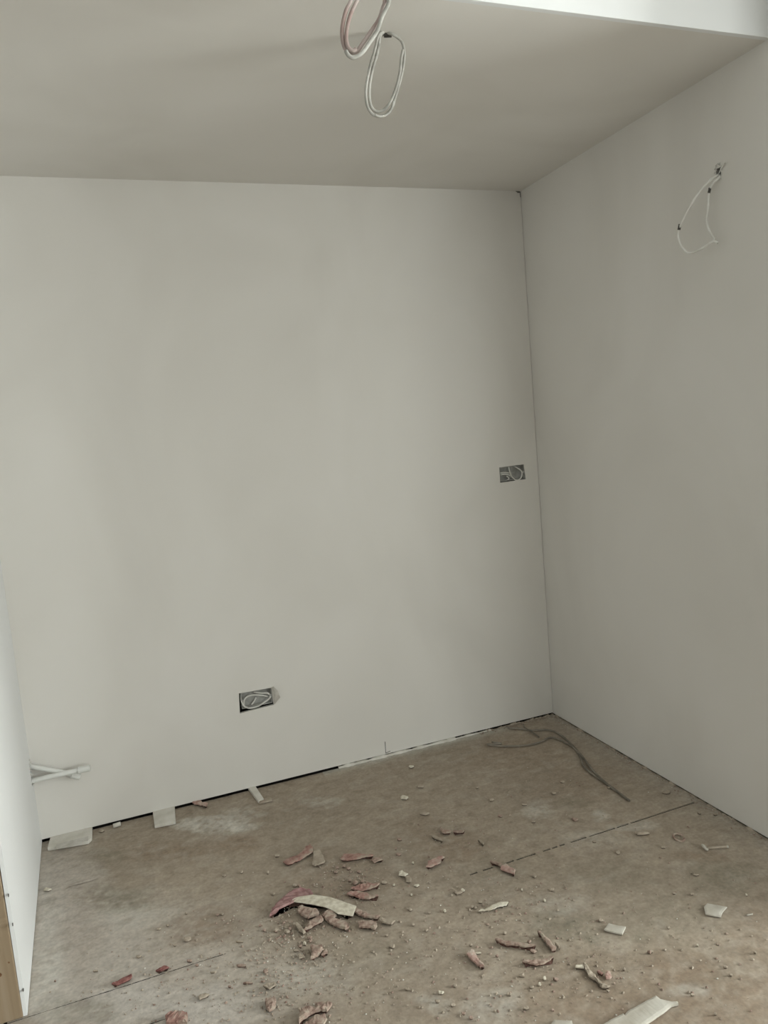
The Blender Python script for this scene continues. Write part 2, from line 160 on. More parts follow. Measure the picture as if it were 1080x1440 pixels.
STAINS_AND_SHADE = [(-2.126,-0.686,6.09,0.23,-1.5,-2.9,'grey',0.6),(-1.922,-0.824,3.23,-0.16,-2.09,-4.06,'grey',0.5),(-2.187,-0.257,8.87,0.47,-1.77,-3.26,'grey',0.6),(-1.753,-1.061,3.87,-0.54,-3.72,-7.36,'grey',0.3),(-1.933,-1.052,3.59,-0.18,-6.47,-12.93,'grey',0.5),(-0.671,-1.634,2.56,-2.41,-2.95,-5.86,'brown',0.85),(-0.999,-1.519,2.78,-1.84,-4.62,-9.24,'brown',0.45),(-0.677,-1.435,3.09,-2.55,-3.47,-6.71,'olive',0.25),(-1.632,-0.192,7.85,-1.1,-9.89,-17.46,'pale',0.9),(-1.541,-0.255,17.06,-2.99,-19.94,-35.24,'pale',1),(-1.727,-0.149,17.27,-1.82,-14.09,-24.91,'pale',0.6),(-1.507,-0.174,16.51,-3.0,-15.79,-27.6,'pale',0.5),(-1.227,-0.242,13.88,-3.95,-13.15,-22.73,'pale',0.45),(-1.99,-0.515,11.01,-0.2,-8.26,-15.49,'olive',0.8),(-1.799,-0.309,6.81,-0.58,-8.49,-15.36,'brown',0.8),(-1.576,-0.387,16.46,-2.8,-9.08,-16.34,'brown',0.8),(-2.013,-0.221,14.92,-0.12,-11.05,-20.07,'olive',0.7),(-1.737,-0.794,10.64,-1.39,-6.76,-12.91,'brown',0.7),(-1.969,-0.632,12.66,-0.35,-11.79,-22.41,'pale',0.5),(-1.88,-0.633,15.62,-0.99,-15.29,-28.91,'pale',0.4),(-2.192,-0.544,35.38,2.17,-1.67,-3.19,'pale',0.45),(-2.182,-0.844,25.61,1.68,-3.62,-7.17,'pale',0.6),(-1.907,-1.052,6.3,-0.4,-7.67,-15.3,'grey',0.9),(-2.089,-0.974,11.63,0.29,-13.59,-27.17,'olive',0.6),(-1.714,-1.162,9.27,-1.55,-7.85,-15.69,'grey',0.35),(-2.078,-0.604,19.64,0.33,-2.48,-4.72,'brown',0.35),(-0.521,-0.704,18.43,-11.73,-9.97,-17.35,'pale',0.5),(-0.362,-0.846,27.53,-20.59,-20.67,-36.19,'pale',0.6),(-0.309,-0.952,11.17,-9.05,-21.69,-38.33,'pale',0.5),(-0.475,-0.96,8.78,-6.45,-11.44,-20.48,'pale',0.3),(-0.253,-1.306,8.03,-8.05,-6.77,-12.47,'olive',0.7),(-0.81,-1.269,11.2,-7.56,-8.69,-16.58,'olive',0.75),(-0.771,-1.362,30.89,-22.7,-20.58,-39.64,'olive',0.8),(-0.641,-1.407,30.02,-24.95,-20.41,-39.19,'olive',0.6),(-0.653,-1.541,9.81,-8.79,-8.38,-16.4,'brown',0.8),(-0.77,-1.191,10.24,-6.85,-10.4,-19.58,'pale',0.3),(-0.688,-1.605,15.21,-13.85,-24.43,-48.34,'pale',0.5),(-1.128,-1.435,14.41,-7.93,-9.09,-18.12,'pale',0.5),(-1.249,-1.369,25.65,-11.77,-17.84,-35.53,'pale',0.5),(-1.501,-1.137,8.51,-2.34,-8.9,-17.49,'pale',0.35),(-0.904,-0.78,10.71,-5.26,-6.44,-11.61,'brown',0.7),(-0.971,-0.631,14.59,-6.33,-5.41,-9.62,'brown',0.45),(-0.547,-1.147,6.3,-4.84,-6.63,-12.22,'olive',0.4),(-0.38,-0.262,4.82,-2.83,-3.9,-6.37,'brown',0.45),(-0.32,-0.591,5.14,-3.54,-3.63,-6.14,'brown',0.35),(-0.774,0.064,3.25,-1.3,-6.04,-9.78,'olive',0.3),(-0.513,-1.356,6.63,-5.85,-6.1,-11.53,'olive',0.35),(-0.876,-1.399,7.59,-5.22,-9.83,-19.16,'brown',0.35),(-1.308,-0.777,6.0,-1.89,-3.74,-6.93,'brown',0.4),(-0.844,-0.964,9.75,-5.48,-6.4,-11.77,'olive',0.3),(-1.336,-1.126,8.01,-2.87,-8.35,-16.2,'olive',0.3),(-0.355,-1.507,13.13,-13.99,-4.1,-7.81,'brown',0.5),(-0.382,-0.725,13.43,-9.42,-13.89,-23.99,'olive',0.5),(-0.328,-1.012,21.36,-17.6,-22.61,-40.33,'brown',0.7),(-0.25,-1.201,8.79,-8.34,-15.62,-28.39,'brown',0.7)]  # broad near-right brown entry is partly shade put into the colour
JOINT_OPEN = [(-0.307, -0.029), (-0.365, -0.316), (-0.477, -0.373), (-0.552, -0.489), (-0.595, -0.576), (-0.625, -0.604), (-0.66, -0.631), (-0.76, -0.689), (-0.801, -0.77), (-0.883, -0.847), (-0.93, -0.903)]
PATH = {
 'l2a': [(-1.0724,-1.134,2.4042),(-1.09,-1.15,2.3933),(-1.099,-1.15,2.3824),(-1.1094,-1.15,2.3524),(-1.1228,-1.15,2.3207),(-1.1364,-1.15,2.2797),(-1.1425,-1.15,2.2516),(-1.1419,-1.15,2.2208),(-1.1312,-1.15,2.2022),(-1.1135,-1.15,2.1963),(-1.0918,-1.15,2.2026),(-1.0753,-1.15,2.2202),(-1.065,-1.15,2.2443),(-1.0514,-1.15,2.2765),(-1.0395,-1.15,2.3086),(-1.0317,-1.15,2.3403),(-1.0307,-1.15,2.3591),(-1.0347,-1.15,2.3779),(-1.0466,-1.15,2.388),(-1.0615,-1.15,2.394),(-1.0699,-1.134,2.4048)],
 'l2b': [(-1.0742,-1.134,2.4041),(-1.0882,-1.142,2.3918),(-1.0949,-1.1432,2.3691),(-1.1044,-1.1445,2.34),(-1.117,-1.1457,2.3108),(-1.129,-1.1469,2.2723),(-1.1335,-1.1482,2.2406),(-1.1302,-1.1494,2.2171),(-1.1163,-1.1506,2.2072),(-1.0968,-1.1518,2.2141),(-1.0788,-1.1531,2.2343),(-1.0608,-1.1543,2.2693),(-1.0485,-1.1555,2.3054),(-1.0436,-1.1568,2.3332),(-1.0372,-1.158,2.3548)],
 'l2c': [(-1.1298,-1.165,2.1932),(-1.1179,-1.165,2.1902),(-1.1019,-1.165,2.1936),(-1.0868,-1.165,2.2056),(-1.077,-1.165,2.228)],
 'hole1': [(-1.1736,-1.315,2.4369)],
 'l1a': [(-1.1741,-1.316,2.4363),(-1.2218,-1.345,2.3887),(-1.2451,-1.37,2.3385),(-1.2592,-1.37,2.3147),(-1.2697,-1.37,2.2834),(-1.2723,-1.37,2.2594),(-1.2678,-1.37,2.2386),(-1.2553,-1.37,2.2328),(-1.2416,-1.37,2.2356),(-1.2291,-1.37,2.25),(-1.2058,-1.37,2.2788),(-1.1851,-1.37,2.3048),(-1.1737,-1.37,2.3287),(-1.1674,-1.37,2.3467),(-1.1615,-1.345,2.3969),(-1.1741,-1.316,2.4363)],
 'l1b': [(-1.1675,-1.316,2.4341),(-1.2022,-1.345,2.388),(-1.231,-1.37,2.34),(-1.2484,-1.372,2.3108),(-1.2601,-1.374,2.2824),(-1.2659,-1.376,2.2571),(-1.2644,-1.378,2.2391),(-1.2558,-1.38,2.2313),(-1.2472,-1.382,2.2342)],
 'l1c': [(-1.1709,-1.316,2.4337),(-1.1467,-1.345,2.3942),(-1.1633,-1.382,2.3382),(-1.1721,-1.3815,2.3203),(-1.1833,-1.381,2.3022),(-1.1953,-1.3805,2.276),(-1.2151,-1.38,2.2505),(-1.2351,-1.3795,2.2277),(-1.2538,-1.379,2.2176),(-1.2651,-1.3785,2.2217),(-1.27,-1.378,2.2307)],
 'wa': [(0.005,-1.1123,2.1046),(-0.015,-1.1219,2.0963),(-0.03,-1.118,2.0888),(-0.05,-1.1092,2.0703),(-0.065,-1.0898,2.0445),(-0.07,-1.0639,2.0176),(-0.075,-1.0435,1.9894),(-0.078,-1.0308,1.9694),(-0.078,-1.0227,1.9462),(-0.075,-1.0273,1.9204),(-0.07,-1.0372,1.9006),(-0.065,-1.0515,1.8874),(-0.055,-1.071,1.8874),(-0.045,-1.0953,1.894),(-0.035,-1.1144,1.9031),(-0.03,-1.1236,1.9037),(-0.028,-1.1317,1.8974)],
 'wb': [(0.005,-1.115,2.102),(-0.012,-1.1279,2.0886),(-0.022,-1.1197,2.0788),(-0.026,-1.109,2.0665),(-0.028,-1.1051,2.0519),(-0.03,-1.1007,2.0076),(-0.032,-1.0956,1.9773),(-0.03,-1.0985,1.9518),(-0.028,-1.1106,1.9246),(-0.028,-1.1182,1.9131),(-0.03,-1.1142,1.906)],
 'wc': [(0.004,-1.1163,2.1068),(-0.004,-1.1327,2.1166),(-0.006,-1.1419,2.122),(-0.008,-1.1514,2.1245)],
 'whole': [(0.0,-1.1036,2.1335),(0.0,-1.1313,2.1241),(0.0,-1.1299,2.0918),(-0.0,-1.1021,2.1008)],
 'wtape': [(-0.077,-1.0329,1.9797),(-0.078,-1.0279,1.963)],
 'wtape2': [(-0.026,-1.1081,2.0667),(-0.028,-1.1051,2.0519)],
 's1a': [(-1.4416,0.012,0.359),(-1.4395,0.0133,0.3704),(-1.431,0.0147,0.3834),(-1.4138,0.016,0.3901),(-1.3899,0.0173,0.3876),(-1.3605,0.0187,0.3788),(-1.3401,0.02,0.3691)],
 's1b': [(-1.4486,0.02,0.4039),(-1.4499,0.008,0.3835),(-1.445,0.008,0.3611),(-1.4318,0.008,0.3465),(-1.4117,0.008,0.34),(-1.3847,0.008,0.3417),(-1.3597,0.008,0.3511),(-1.338,0.008,0.3619),(-1.3302,0.008,0.3732),(-1.3408,0.008,0.3872),(-1.3672,0.008,0.3935),(-1.394,0.02,0.4)],
 's1c': [(-1.387,0.024,0.3741),(-1.3944,0.024,0.3617),(-1.4079,0.024,0.3477)],
 's1flap': [(-1.3252,-0.001,0.4096),(-1.3164,-0.012,0.4167),(-1.3031,-0.018,0.3973),(-1.2945,-0.012,0.3658),(-1.3193,-0.001,0.3366)],
 's1hole': [(-1.4569,0.0,0.4135),(-1.3251,0.0,0.4093),(-1.3212,0.0,0.3367),(-1.4617,0.0,0.3344)],
 's2a': [(-0.1417,0.02,1.1991),(-0.1473,0.003,1.1798),(-0.1404,0.003,1.1581),(-0.1263,0.003,1.1416),(-0.1115,0.003,1.134),(-0.0938,0.003,1.1406),(-0.085,0.003,1.1568),(-0.0872,0.003,1.1736),(-0.1023,0.003,1.1871),(-0.1137,0.02,1.1984)],
 's2b': [(-0.1883,0.018,1.1746),(-0.1713,0.018,1.1752),(-0.1544,0.018,1.1735),(-0.136,0.018,1.1692)],
 's2c': [(-0.187,0.014,1.168),(-0.1674,0.014,1.1672),(-0.1507,0.014,1.1633),(-0.131,0.014,1.1531)],
 's2d': [(-0.1894,0.02,1.1372),(-0.1698,0.02,1.136),(-0.1483,0.02,1.1397),(-0.1449,0.02,1.149),(-0.1546,0.02,1.156)],
 's2hole': [(-0.2005,0.0,1.2016),(-0.0737,0.0,1.2029),(-0.0677,0.0,1.1349),(-0.2001,0.0,1.1326)],
 'pipeA': [(-2.2453,-0.02,0.3094),(-2.1453,-0.028,0.2666),(-2.0984,-0.03,0.2411)],
 'pipeAc': [(-2.1036,-0.03,0.2435),(-2.0777,-0.031,0.2301)],
 'pipeB': [(-2.2457,-0.04,0.2596),(-2.149,-0.05,0.2646),(-2.074,-0.055,0.2662)],
 'pipeBc': [(-2.0763,-0.055,0.2663),(-2.0377,-0.058,0.2671)],
 'chol': [(-2.238,-0.0487,0.331),(-2.238,-0.0406,0.2061)],
 'fc1': [(-0.2668,-0.0307,0.006),(-0.2311,-0.0607,0.006),(-0.1858,-0.1136,0.006),(-0.1282,-0.1452,0.006),(-0.108,-0.2028,0.006),(-0.1177,-0.2877,0.006),(-0.1333,-0.3644,0.006),(-0.1533,-0.4446,0.006),(-0.1736,-0.5105,0.006),(-0.1962,-0.5897,0.006),(-0.2104,-0.6776,0.006),(-0.2151,-0.7495,0.006),(-0.2211,-0.8248,0.006)],
 'fc2': [(-0.4015,-0.1266,0.006),(-0.3747,-0.1611,0.006),(-0.4305,-0.1375,0.006),(-0.4003,-0.1738,0.006),(-0.3404,-0.213,0.006),(-0.28,-0.2352,0.006),(-0.2249,-0.2364,0.006),(-0.1666,-0.219,0.006),(-0.1439,-0.2422,0.006),(-0.138,-0.3036,0.006),(-0.1347,-0.353,0.006),(-0.1645,-0.4477,0.006),(-0.1922,-0.4992,0.006),(-0.2066,-0.5561,0.006),(-0.2116,-0.6338,0.006),(-0.215,-0.7168,0.006),(-0.2193,-0.8073,0.006)],
 'fc3': [(-0.1875,-0.0373,0.008),(-0.2021,-0.0773,0.008),(-0.1987,-0.1347,0.008),(-0.203,-0.1947,0.008)],
 'cplug': [(-0.2049,-1.1813),(-0.1461,-1.2047)],
 'cring': [(-0.2345,-1.0895)],
 'sp1': [(-2.2083,-0.0152),(-2.0621,-0.028),(-2.063,-0.0854),(-2.0751,-0.1058),(-2.215,-0.079)],
 'sp2': [(-1.8389,-0.0245),(-1.755,-0.0263),(-1.7634,-0.1242),(-1.8401,-0.1155)],
 'sp3': [(-1.462,-0.013),(-1.4331,-0.0149),(-1.4229,-0.1226),(-1.4468,-0.1281)],
 'sp4': [(-1.446,-0.137),(-1.393,-0.1421),(-1.3943,-0.1218),(-1.4351,-0.1111)],
 'plugw': [(-1.9731,-0.0278)],
 'scr': [(-0.8556,0.0,0.067),(-0.857,0.0,0.0152),(-0.8349,0.0,0.0196)],
 'lscr': [(-2.2122,-0.9414,0.3396),(-2.2121,-0.9451,0.2623),(-2.2124,-0.9367,0.0749)],
 'crumbs': [(-1.465,-0.926,0.14,190),(-1.529,-0.927,0.06,70),(-1.273,-0.816,0.08,120),(-1.311,-0.71,0.08,50),(-1.518,-1.048,0.14,90),(-1.003,-0.764,0.25,70),(-0.851,-0.672,0.12,50),(-1.244,-1.109,0.3,150),(-1.088,-1.398,0.28,190),(-1.527,-1.229,0.22,190),(-1.675,-1.043,0.25,100),(-1.657,-0.825,0.2,70),(-0.873,-1.394,0.3,110),(-0.677,-1.435,0.35,110),(-0.996,-1.063,0.25,80),(-0.813,-1.084,0.2,60),(-0.351,-1.293,0.4,80),(-1.861,-1.035,0.3,150),(-0.564,-0.576,0.35,60),(-0.239,-0.703,0.3,30)],
}

# ------------------------------------------------------------------ materials
def ramp_mat(name, cols, scale=(1, 1, 1), nscale=4.0, detail=4.0, rough=0.9, bump=0.0, bscale=60.0,
             bdist=0.001, coords='Object', metallic=0.0, lo=0.35, hi=0.65, distortion=0.0):
    m = bpy.data.materials.new(name)
    m.use_nodes = True
    nt = m.node_tree
    b = nt.nodes['Principled BSDF']
    b.inputs['Roughness'].default_value = rough
    b.inputs['Metallic'].default_value = metallic
    b.inputs['Specular IOR Level'].default_value = 0.25
    if coords == 'World':
        tc = nt.nodes.new('ShaderNodeNewGeometry'); out = tc.outputs['Position']
    else:
        tc = nt.nodes.new('ShaderNodeTexCoord'); out = tc.outputs[coords]
    mp = nt.nodes.new('ShaderNodeMapping')
    mp.inputs['Scale'].default_value = scale
    nt.links.new(out, mp.inputs['Vector'])
    nz = nt.nodes.new('ShaderNodeTexNoise')
    nz.inputs['Scale'].default_value = nscale
    nz.inputs['Detail'].default_value = detail
    nz.inputs['Distortion'].default_value = distortion
    nt.links.new(mp.outputs[0], nz.inputs['Vector'])
    cr = nt.nodes.new('ShaderNodeValToRGB')
    el = cr.color_ramp.elements
    el[0].position, el[1].position = lo, hi
    el[0].color, el[1].color = (*cols[0], 1), (*cols[-1], 1)
    if len(cols) == 3:
        e = el.new((lo + hi) / 2); e.color = (*cols[1], 1)
    nt.links.new(nz.outputs['Fac'], cr.inputs['Fac'])
    nt.links.new(cr.outputs['Color'], b.inputs['Base Color'])
    if bump > 0:
        n2 = nt.nodes.new('ShaderNodeTexNoise')
        n2.inputs['Scale'].default_value = bscale
        n2.inputs['Detail'].default_value = 5
        nt.links.new(out, n2.inputs['Vector'])
        bp = nt.nodes.new('ShaderNodeBump')
        bp.inputs['Strength'].default_value = bump
        bp.inputs['Distance'].default_value = bdist
        nt.links.new(n2.outputs['Fac'], bp.inputs['Height'])
        nt.links.new(bp.outputs['Normal'], b.inputs['Normal'])
    return m

M = {}
M['skim'] = ramp_mat('skimmed_plaster', [(.735, .708, .662), (.77, .744, .698), (.795, .77, .728)], (1, 1, .6), 1.7, 3, .85, .12, 9, .004, 'World', distortion=.6)
M['white_wall'] = ramp_mat('white_plaster', [(.80, .805, .80), (.83, .835, .83)], (1, 1, .5), 2, 3, .8, .12, 12, .003, 'World')
M['void'] = ramp_mat('dark_cavity', [(.012, .011, .010), (.03, .027, .024)], (1, 1, 1), 30, 2, 1)  # near-black: shade of gaps, joints and holes put into the colour
M['board_edge'] = ramp_mat('board_core', [(.50, .48, .44), (.66, .64, .60)], (1, 1, 1), 60, 4, .95, .4, 200, .001)
M['pine'] = ramp_mat('pine_timber', [(.27, .195, .125), (.325, .245, .16), (.36, .28, .195)], (26, 26, 1.1), 1.3, 5, .7, .15, 40, .001, 'World', distortion=.8)
M['knot'] = ramp_mat('timber_knot', [(.10, .05, .025), (.22, .12, .06)], (1, 1, 1), 60, 3, .8)
M['cable'] = ramp_mat('cable_sheath', [(.33, .32, .29), (.52, .505, .465)], (1, 1, 1), 25, 3, .5, .1, 120, .0005)
M['cable_white'] = ramp_mat('white_cable_sheath', [(.68, .66, .61), (.80, .79, .75)], (1, 1, 1), 25, 3, .45)
M['cable_pink'] = ramp_mat('dusty_pink_sheath', [(.36, .265, .24), (.50, .44, .41)], (1, 1, 1), 14, 3, .55)
M['cable_grey'] = ramp_mat('grey_cable_sheath', [(.16, .14, .115), (.30, .265, .22)], (1, 1, 1), 14, 4, .7)
M['tape'] = ramp_mat('dark_tape', [(.05, .048, .042), (.12, .11, .10)], (1, 1, 1), 50, 2, .6)
M['pipe'] = ramp_mat('white_plastic_pipe', [(.72, .72, .68), (.80, .80, .77)], (1, 1, 1), 12, 3, .4)
M['steel'] = ramp_mat('galvanised_steel', [(.36, .355, .33), (.52, .515, .49)], (1, 1, 1), 40, 4, .6, .1, 80, .0005)
M['paper'] = ramp_mat('torn_paper', [(.50, .47, .42), (.66, .63, .58)], (1, 1, 1), 40, 4, .95)
M['pink'] = ramp_mat('pink_plaster', [(.27, .145, .12), (.41, .255, .215), (.43, .36, .29)], (1, 1, 1), 45, 5, .95, .6, 220, .002)
M['rose'] = ramp_mat('rose_plaster', [(.28, .15, .145), (.43, .27, .255)], (1, 1, 1), 60, 4, .95, .6, 180, .002)
M['pinklight'] = ramp_mat('light_pink_plaster', [(.38, .235, .20), (.49, .335, .285), (.50, .42, .35)], (1, 1, 1), 50, 5, .95, .5, 220, .002)
M['pinkdust'] = ramp_mat('dusty_pink_plaster', [(.27, .18, .145), (.40, .30, .245), (.45, .38, .305)], (1, 1, 1), 60, 5, .95, .7, 220, .002)
M['red'] = ramp_mat('dark_red_plaster', [(.17, .06, .055), (.34, .17, .15)], (1, 1, 1), 70, 4, .95, .5, 220, .002)
M['dusty'] = ramp_mat('dust_coated_plaster', [(.36, .30, .235), (.48, .41, .33)], (1, 1, 1), 50, 5, .95, .6, 220, .002)
M['cream'] = ramp_mat('cream_board_paper', [(.54, .48, .375), (.78, .735, .62)], (1, 1, 1), 55, 6, .9, .4, 160, .001)
M['offcut'] = ramp_mat('dusty_board_paper', [(.45, .41, .345), (.59, .56, .495)], (1, 1, 1), 22, 5, .9, .2, 90, .001)
M['white'] = ramp_mat('white_board_paper', [(.62, .59, .52), (.74, .71, .65)], (1, 1, 1), 22, 5, .9, .2, 90, .001)
M['rim_shade_pink'] = ramp_mat('pink_rim_shade', [(.085, .045, .036), (.15, .085, .068)], (1, 1, 1), 90, 4, 1, .6, 240, .002)  # this and the next two: contact shade put into the rim colour
M['rim_shade_tan'] = ramp_mat('tan_rim_shade', [(.13, .105, .08), (.22, .18, .14)], (1, 1, 1), 90, 4, 1, .6, 240, .002)
M['rim_shade_board'] = ramp_mat('board_rim_shade', [(.24, .21, .175), (.36, .32, .27)], (1, 1, 1), 90, 4, 1, .4, 240, .001)
M['frame_white'] = ramp_mat('white_window_frame', [(.76, .76, .75), (.8, .8, .79)], (1, 1, 1), 8, 2, .4)

def glass_mat():
    m = bpy.data.materials.new('clear_window_glass')
    m.use_nodes = True
    nt = m.node_tree
    nt.nodes.remove(nt.nodes['Principled BSDF'])
    t = nt.nodes.new('ShaderNodeBsdfTransparent'); g = nt.nodes.new('ShaderNodeBsdfGlossy')
    t.inputs['Color'].default_value = (.95, .97, .96, 1)
    g.inputs['Roughness'].default_value = .02
    f = nt.nodes.new('ShaderNodeFresnel'); f.inputs['IOR'].default_value = 1.25
    x = nt.nodes.new('ShaderNodeMixShader')
    nt.links.new(f.outputs[0], x.inputs[0]); nt.links.new(t.outputs[0], x.inputs[1]); nt.links.new(g.outputs[0], x.inputs[2])
    nt.links.new(x.outputs[0], nt.nodes['Material Output'].inputs['Surface'])
    return m
M['glass'] = glass_mat()

def floor_mat():
    m = bpy.data.materials.new('dusty_screed')
    m.use_nodes = True
    nt = m.node_tree
    b = nt.nodes['Principled BSDF']
    b.inputs['Roughness'].default_value = .92
    b.inputs['Specular IOR Level'].default_value = .2
    at = nt.nodes.new('ShaderNodeAttribute'); at.attribute_name = 'stain_shade'
    geo = nt.nodes.new('ShaderNodeNewGeometry')
    def nz(scale, detail, sx=1, sy=1):
        mp = nt.nodes.new('ShaderNodeMapping'); mp.inputs['Scale'].default_value = (sx, sy, 1)
        nt.links.new(geo.outputs['Position'], mp.inputs['Vector'])
        n = nt.nodes.new('ShaderNodeTexNoise'); n.inputs['Scale'].default_value = scale; n.inputs['Detail'].default_value = detail
        nt.links.new(mp.outputs[0], n.inputs['Vector'])
        return n
    n1, n2 = nz(95, 6), nz(22, 5, 1, 1.6)
    def mult(a, fac_node, lo, hi):
        mr = nt.nodes.new('ShaderNodeMapRange'); mr.inputs['From Min'].default_value = .3; mr.inputs['From Max'].default_value = .7
        mr.inputs['To Min'].default_value = lo; mr.inputs['To Max'].default_value = hi
        nt.links.new(fac_node.outputs['Fac'], mr.inputs['Value'])
        v = nt.nodes.new('ShaderNodeVectorMath'); v.operation = 'SCALE'
        nt.links.new(a, v.inputs[0]); nt.links.new(mr.outputs[0], v.inputs['Scale'])
        return v.outputs[0]
    c = mult(at.outputs['Color'], n1, .87, 1.11)
    c = mult(c, n2, .88, 1.10)
    nt.links.new(c, b.inputs['Base Color'])
    bp = nt.nodes.new('ShaderNodeBump'); bp.inputs['Strength'].default_value = .35; bp.inputs['Distance'].default_value = .002
    n3 = nz(160, 6)
    nt.links.new(n3.outputs['Fac'], bp.inputs['Height']); nt.links.new(bp.outputs['Normal'], b.inputs['Normal'])
    return m
M['floor'] = floor_mat()

# ------------------------------------------------------------------ helpers
def tag(o, label=None, cat=None, group=None, kind=None):
    if label: o['label'] = label
    if cat: o['category'] = cat
    if group: o['group'] = group
    if kind: o['kind'] = kind
    return o

def mesh_obj(name, verts, faces, mat, parent=None, smooth=False, mats=None, fmat=None, loc=None):
    me = bpy.data.meshes.new(name)
    me.from_pydata([tuple(v) for v in verts], [], faces)
    for mm in (mats or [mat]):
        me.materials.append(mm)
    if fmat:
        me.polygons.foreach_set('material_index', fmat)
    if smooth:
        me.polygons.foreach_set('use_smooth', [True] * len(me.polygons))
    me.update()
    o = bpy.data.objects.new(name, me)
    COL.objects.link(o)
    if parent: o.parent = parent
    if loc is not None: o.location = loc
    return o

def empty(name, loc):
    o = bpy.data.objects.new(name, None)
    o.empty_display_size = .05
    o.location = loc
    COL.objects.link(o)
    return o

def local(o, parent, loc):
    """parent o to an empty at loc while its mesh stays in world coordinates"""
    o.parent = parent
    for v in o.data.vertices: v.co -= Vector(loc)
    return o

def box_vf(a, b):
    (x0, y0, z0), (x1, y1, z1) = a, b
    v = [(x0, y0, z0), (x1, y0, z0), (x1, y1, z0), (x0, y1, z0), (x0, y0, z1), (x1, y0, z1), (x1, y1, z1), (x0, y1, z1)]
    return v, [(0, 3, 2, 1), (4, 5, 6, 7), (0, 1, 5, 4), (1, 2, 6, 5), (2, 3, 7, 6), (3, 0, 4, 7)]

def boxes(name, bl, mat, parent=None):
    V, Fc = [], []
    for a, b in bl:
        v, f = box_vf(a, b); n = len(V)
        V += v; Fc += [tuple(i + n for i in q) for q in f]
    return mesh_obj(name, V, Fc, mat, parent)

def panel(name, org, u, v, n, us, vs_, holes, thick, mat, edge_mat, moved=None, parent=None):
    """board with rectangular openings; org + a*u + b*v is the seen face, n points into the board"""
    org, u, v, n = map(Vector, (org, u, v, n))
    moved = moved or {}
    V, idx, Fc, fm = [], {}, [], []
    def vert(i, j, k):
        key = (i, j, k)
        if key not in idx:
            a, b = moved.get((us[i], vs_[j]), (us[i], vs_[j]))
            idx[key] = len(V); V.append(org + a * u + b * v + (thick * n if k else Vector()))
        return idx[key]
    def solid(i, j):
        if i < 0 or j < 0 or i >= len(us) - 1 or j >= len(vs_) - 1: return False
        return (i, j) not in cut
    cut = set()
    for (a0, a1, b0, b1) in holes:
        for i in range(len(us) - 1):
            for j in range(len(vs_) - 1):
                if us[i] >= a0 - 1e-6 and us[i + 1] <= a1 + 1e-6 and vs_[j] >= b0 - 1e-6 and vs_[j + 1] <= b1 + 1e-6:
                    cut.add((i, j))
    for i in range(len(us) - 1):
        for j in range(len(vs_) - 1):
            if not solid(i, j): continue
            q = [(i, j), (i + 1, j), (i + 1, j + 1), (i, j + 1)]
            Fc.append(tuple(vert(*p, 0) for p in q)); fm.append(0)
            Fc.append(tuple(vert(*p, 1) for p in reversed(q))); fm.append(1)
            for (di, dj, p, r) in ((0, -1, q[0], q[1]), (1, 0, q[1], q[2]), (0, 1, q[2], q[3]), (-1, 0, q[3], q[0])):
                if not solid(i + di, j + dj):
                    Fc.append((vert(*r, 0), vert(*p, 0), vert(*p, 1), vert(*r, 1))); fm.append(1)
    return mesh_obj(name, V, Fc, mat, parent, mats=[mat, edge_mat], fmat=fm)

def crv(pts, n=6):
    P = [Vector(p) for p in pts]
    if len(P) < 3: return P
    out = []
    for i in range(len(P) - 1):
        p0, p1, p2 = P[max(i - 1, 0)], P[i], P[i + 1]
        p3 = P[min(i + 2, len(P) - 1)]
        for k in range(n):
            t = k / n
            out.append(.5 * ((2 * p1) + (p2 - p0) * t + (2 * p0 - 5 * p1 + 4 * p2 - p3) * t * t + (3 * p1 - p0 - 3 * p2 + p3) * t ** 3))
    out.append(P[-1])
    return out

def tube(name, pts, rad, mat, parent=None, sides=10, n=6, flat=1.0, caps=True):
    P = crv(pts, n)
    V, Fc = [], []
    up = Vector((0.3, 0.2, 1)).normalized()
    t0 = (P[1] - P[0]).normalized()
    nrm = t0.orthogonal().normalized()
    for i, p in enumerate(P):
        t = (P[min(i + 1, len(P) - 1)] - P[max(i - 1, 0)])
        if t.length < 1e-9: t = t0
        t = t.normalized()
        nrm = (nrm - nrm.dot(t) * t)
        nrm = nrm.normalized() if nrm.length > 1e-6 else t.orthogonal().normalized()
        bn = t.cross(nrm)
        r = rad[i * (len(rad) - 1) // max(len(P) - 1, 1)] if isinstance(rad, (list, tuple)) else rad
        for k in range(sides):
            a = 2 * math.pi * k / sides
            V.append(p + r * (math.cos(a) * nrm + flat * math.sin(a) * bn))
    for i in range(len(P) - 1):
        for k in range(sides):
            a, b = i * sides + k, i * sides + (k + 1) % sides
            Fc.append((a, b, b + sides, a + sides))
    if caps:
        Fc.append(tuple(reversed(range(sides))))
        Fc.append(tuple((len(P) - 1) * sides + k for k in range(sides)))
    o = mesh_obj(name, V, Fc, mat, None, smooth=True)
    if parent: local(o, parent, parent.location)
    return o

def resample(pts, step, jit, rnd):
    out = []
    n = len(pts)
    for i in range(n):
        a, b = Vector(pts[i]), Vector(pts[(i + 1) % n])
        k = max(1, int((b - a).length / step))
        for j in range(k):
            q = a.lerp(b, j / k)
            out.append(Vector((q.x + rnd.uniform(-jit, jit), q.y + rnd.uniform(-jit, jit))))
    return out

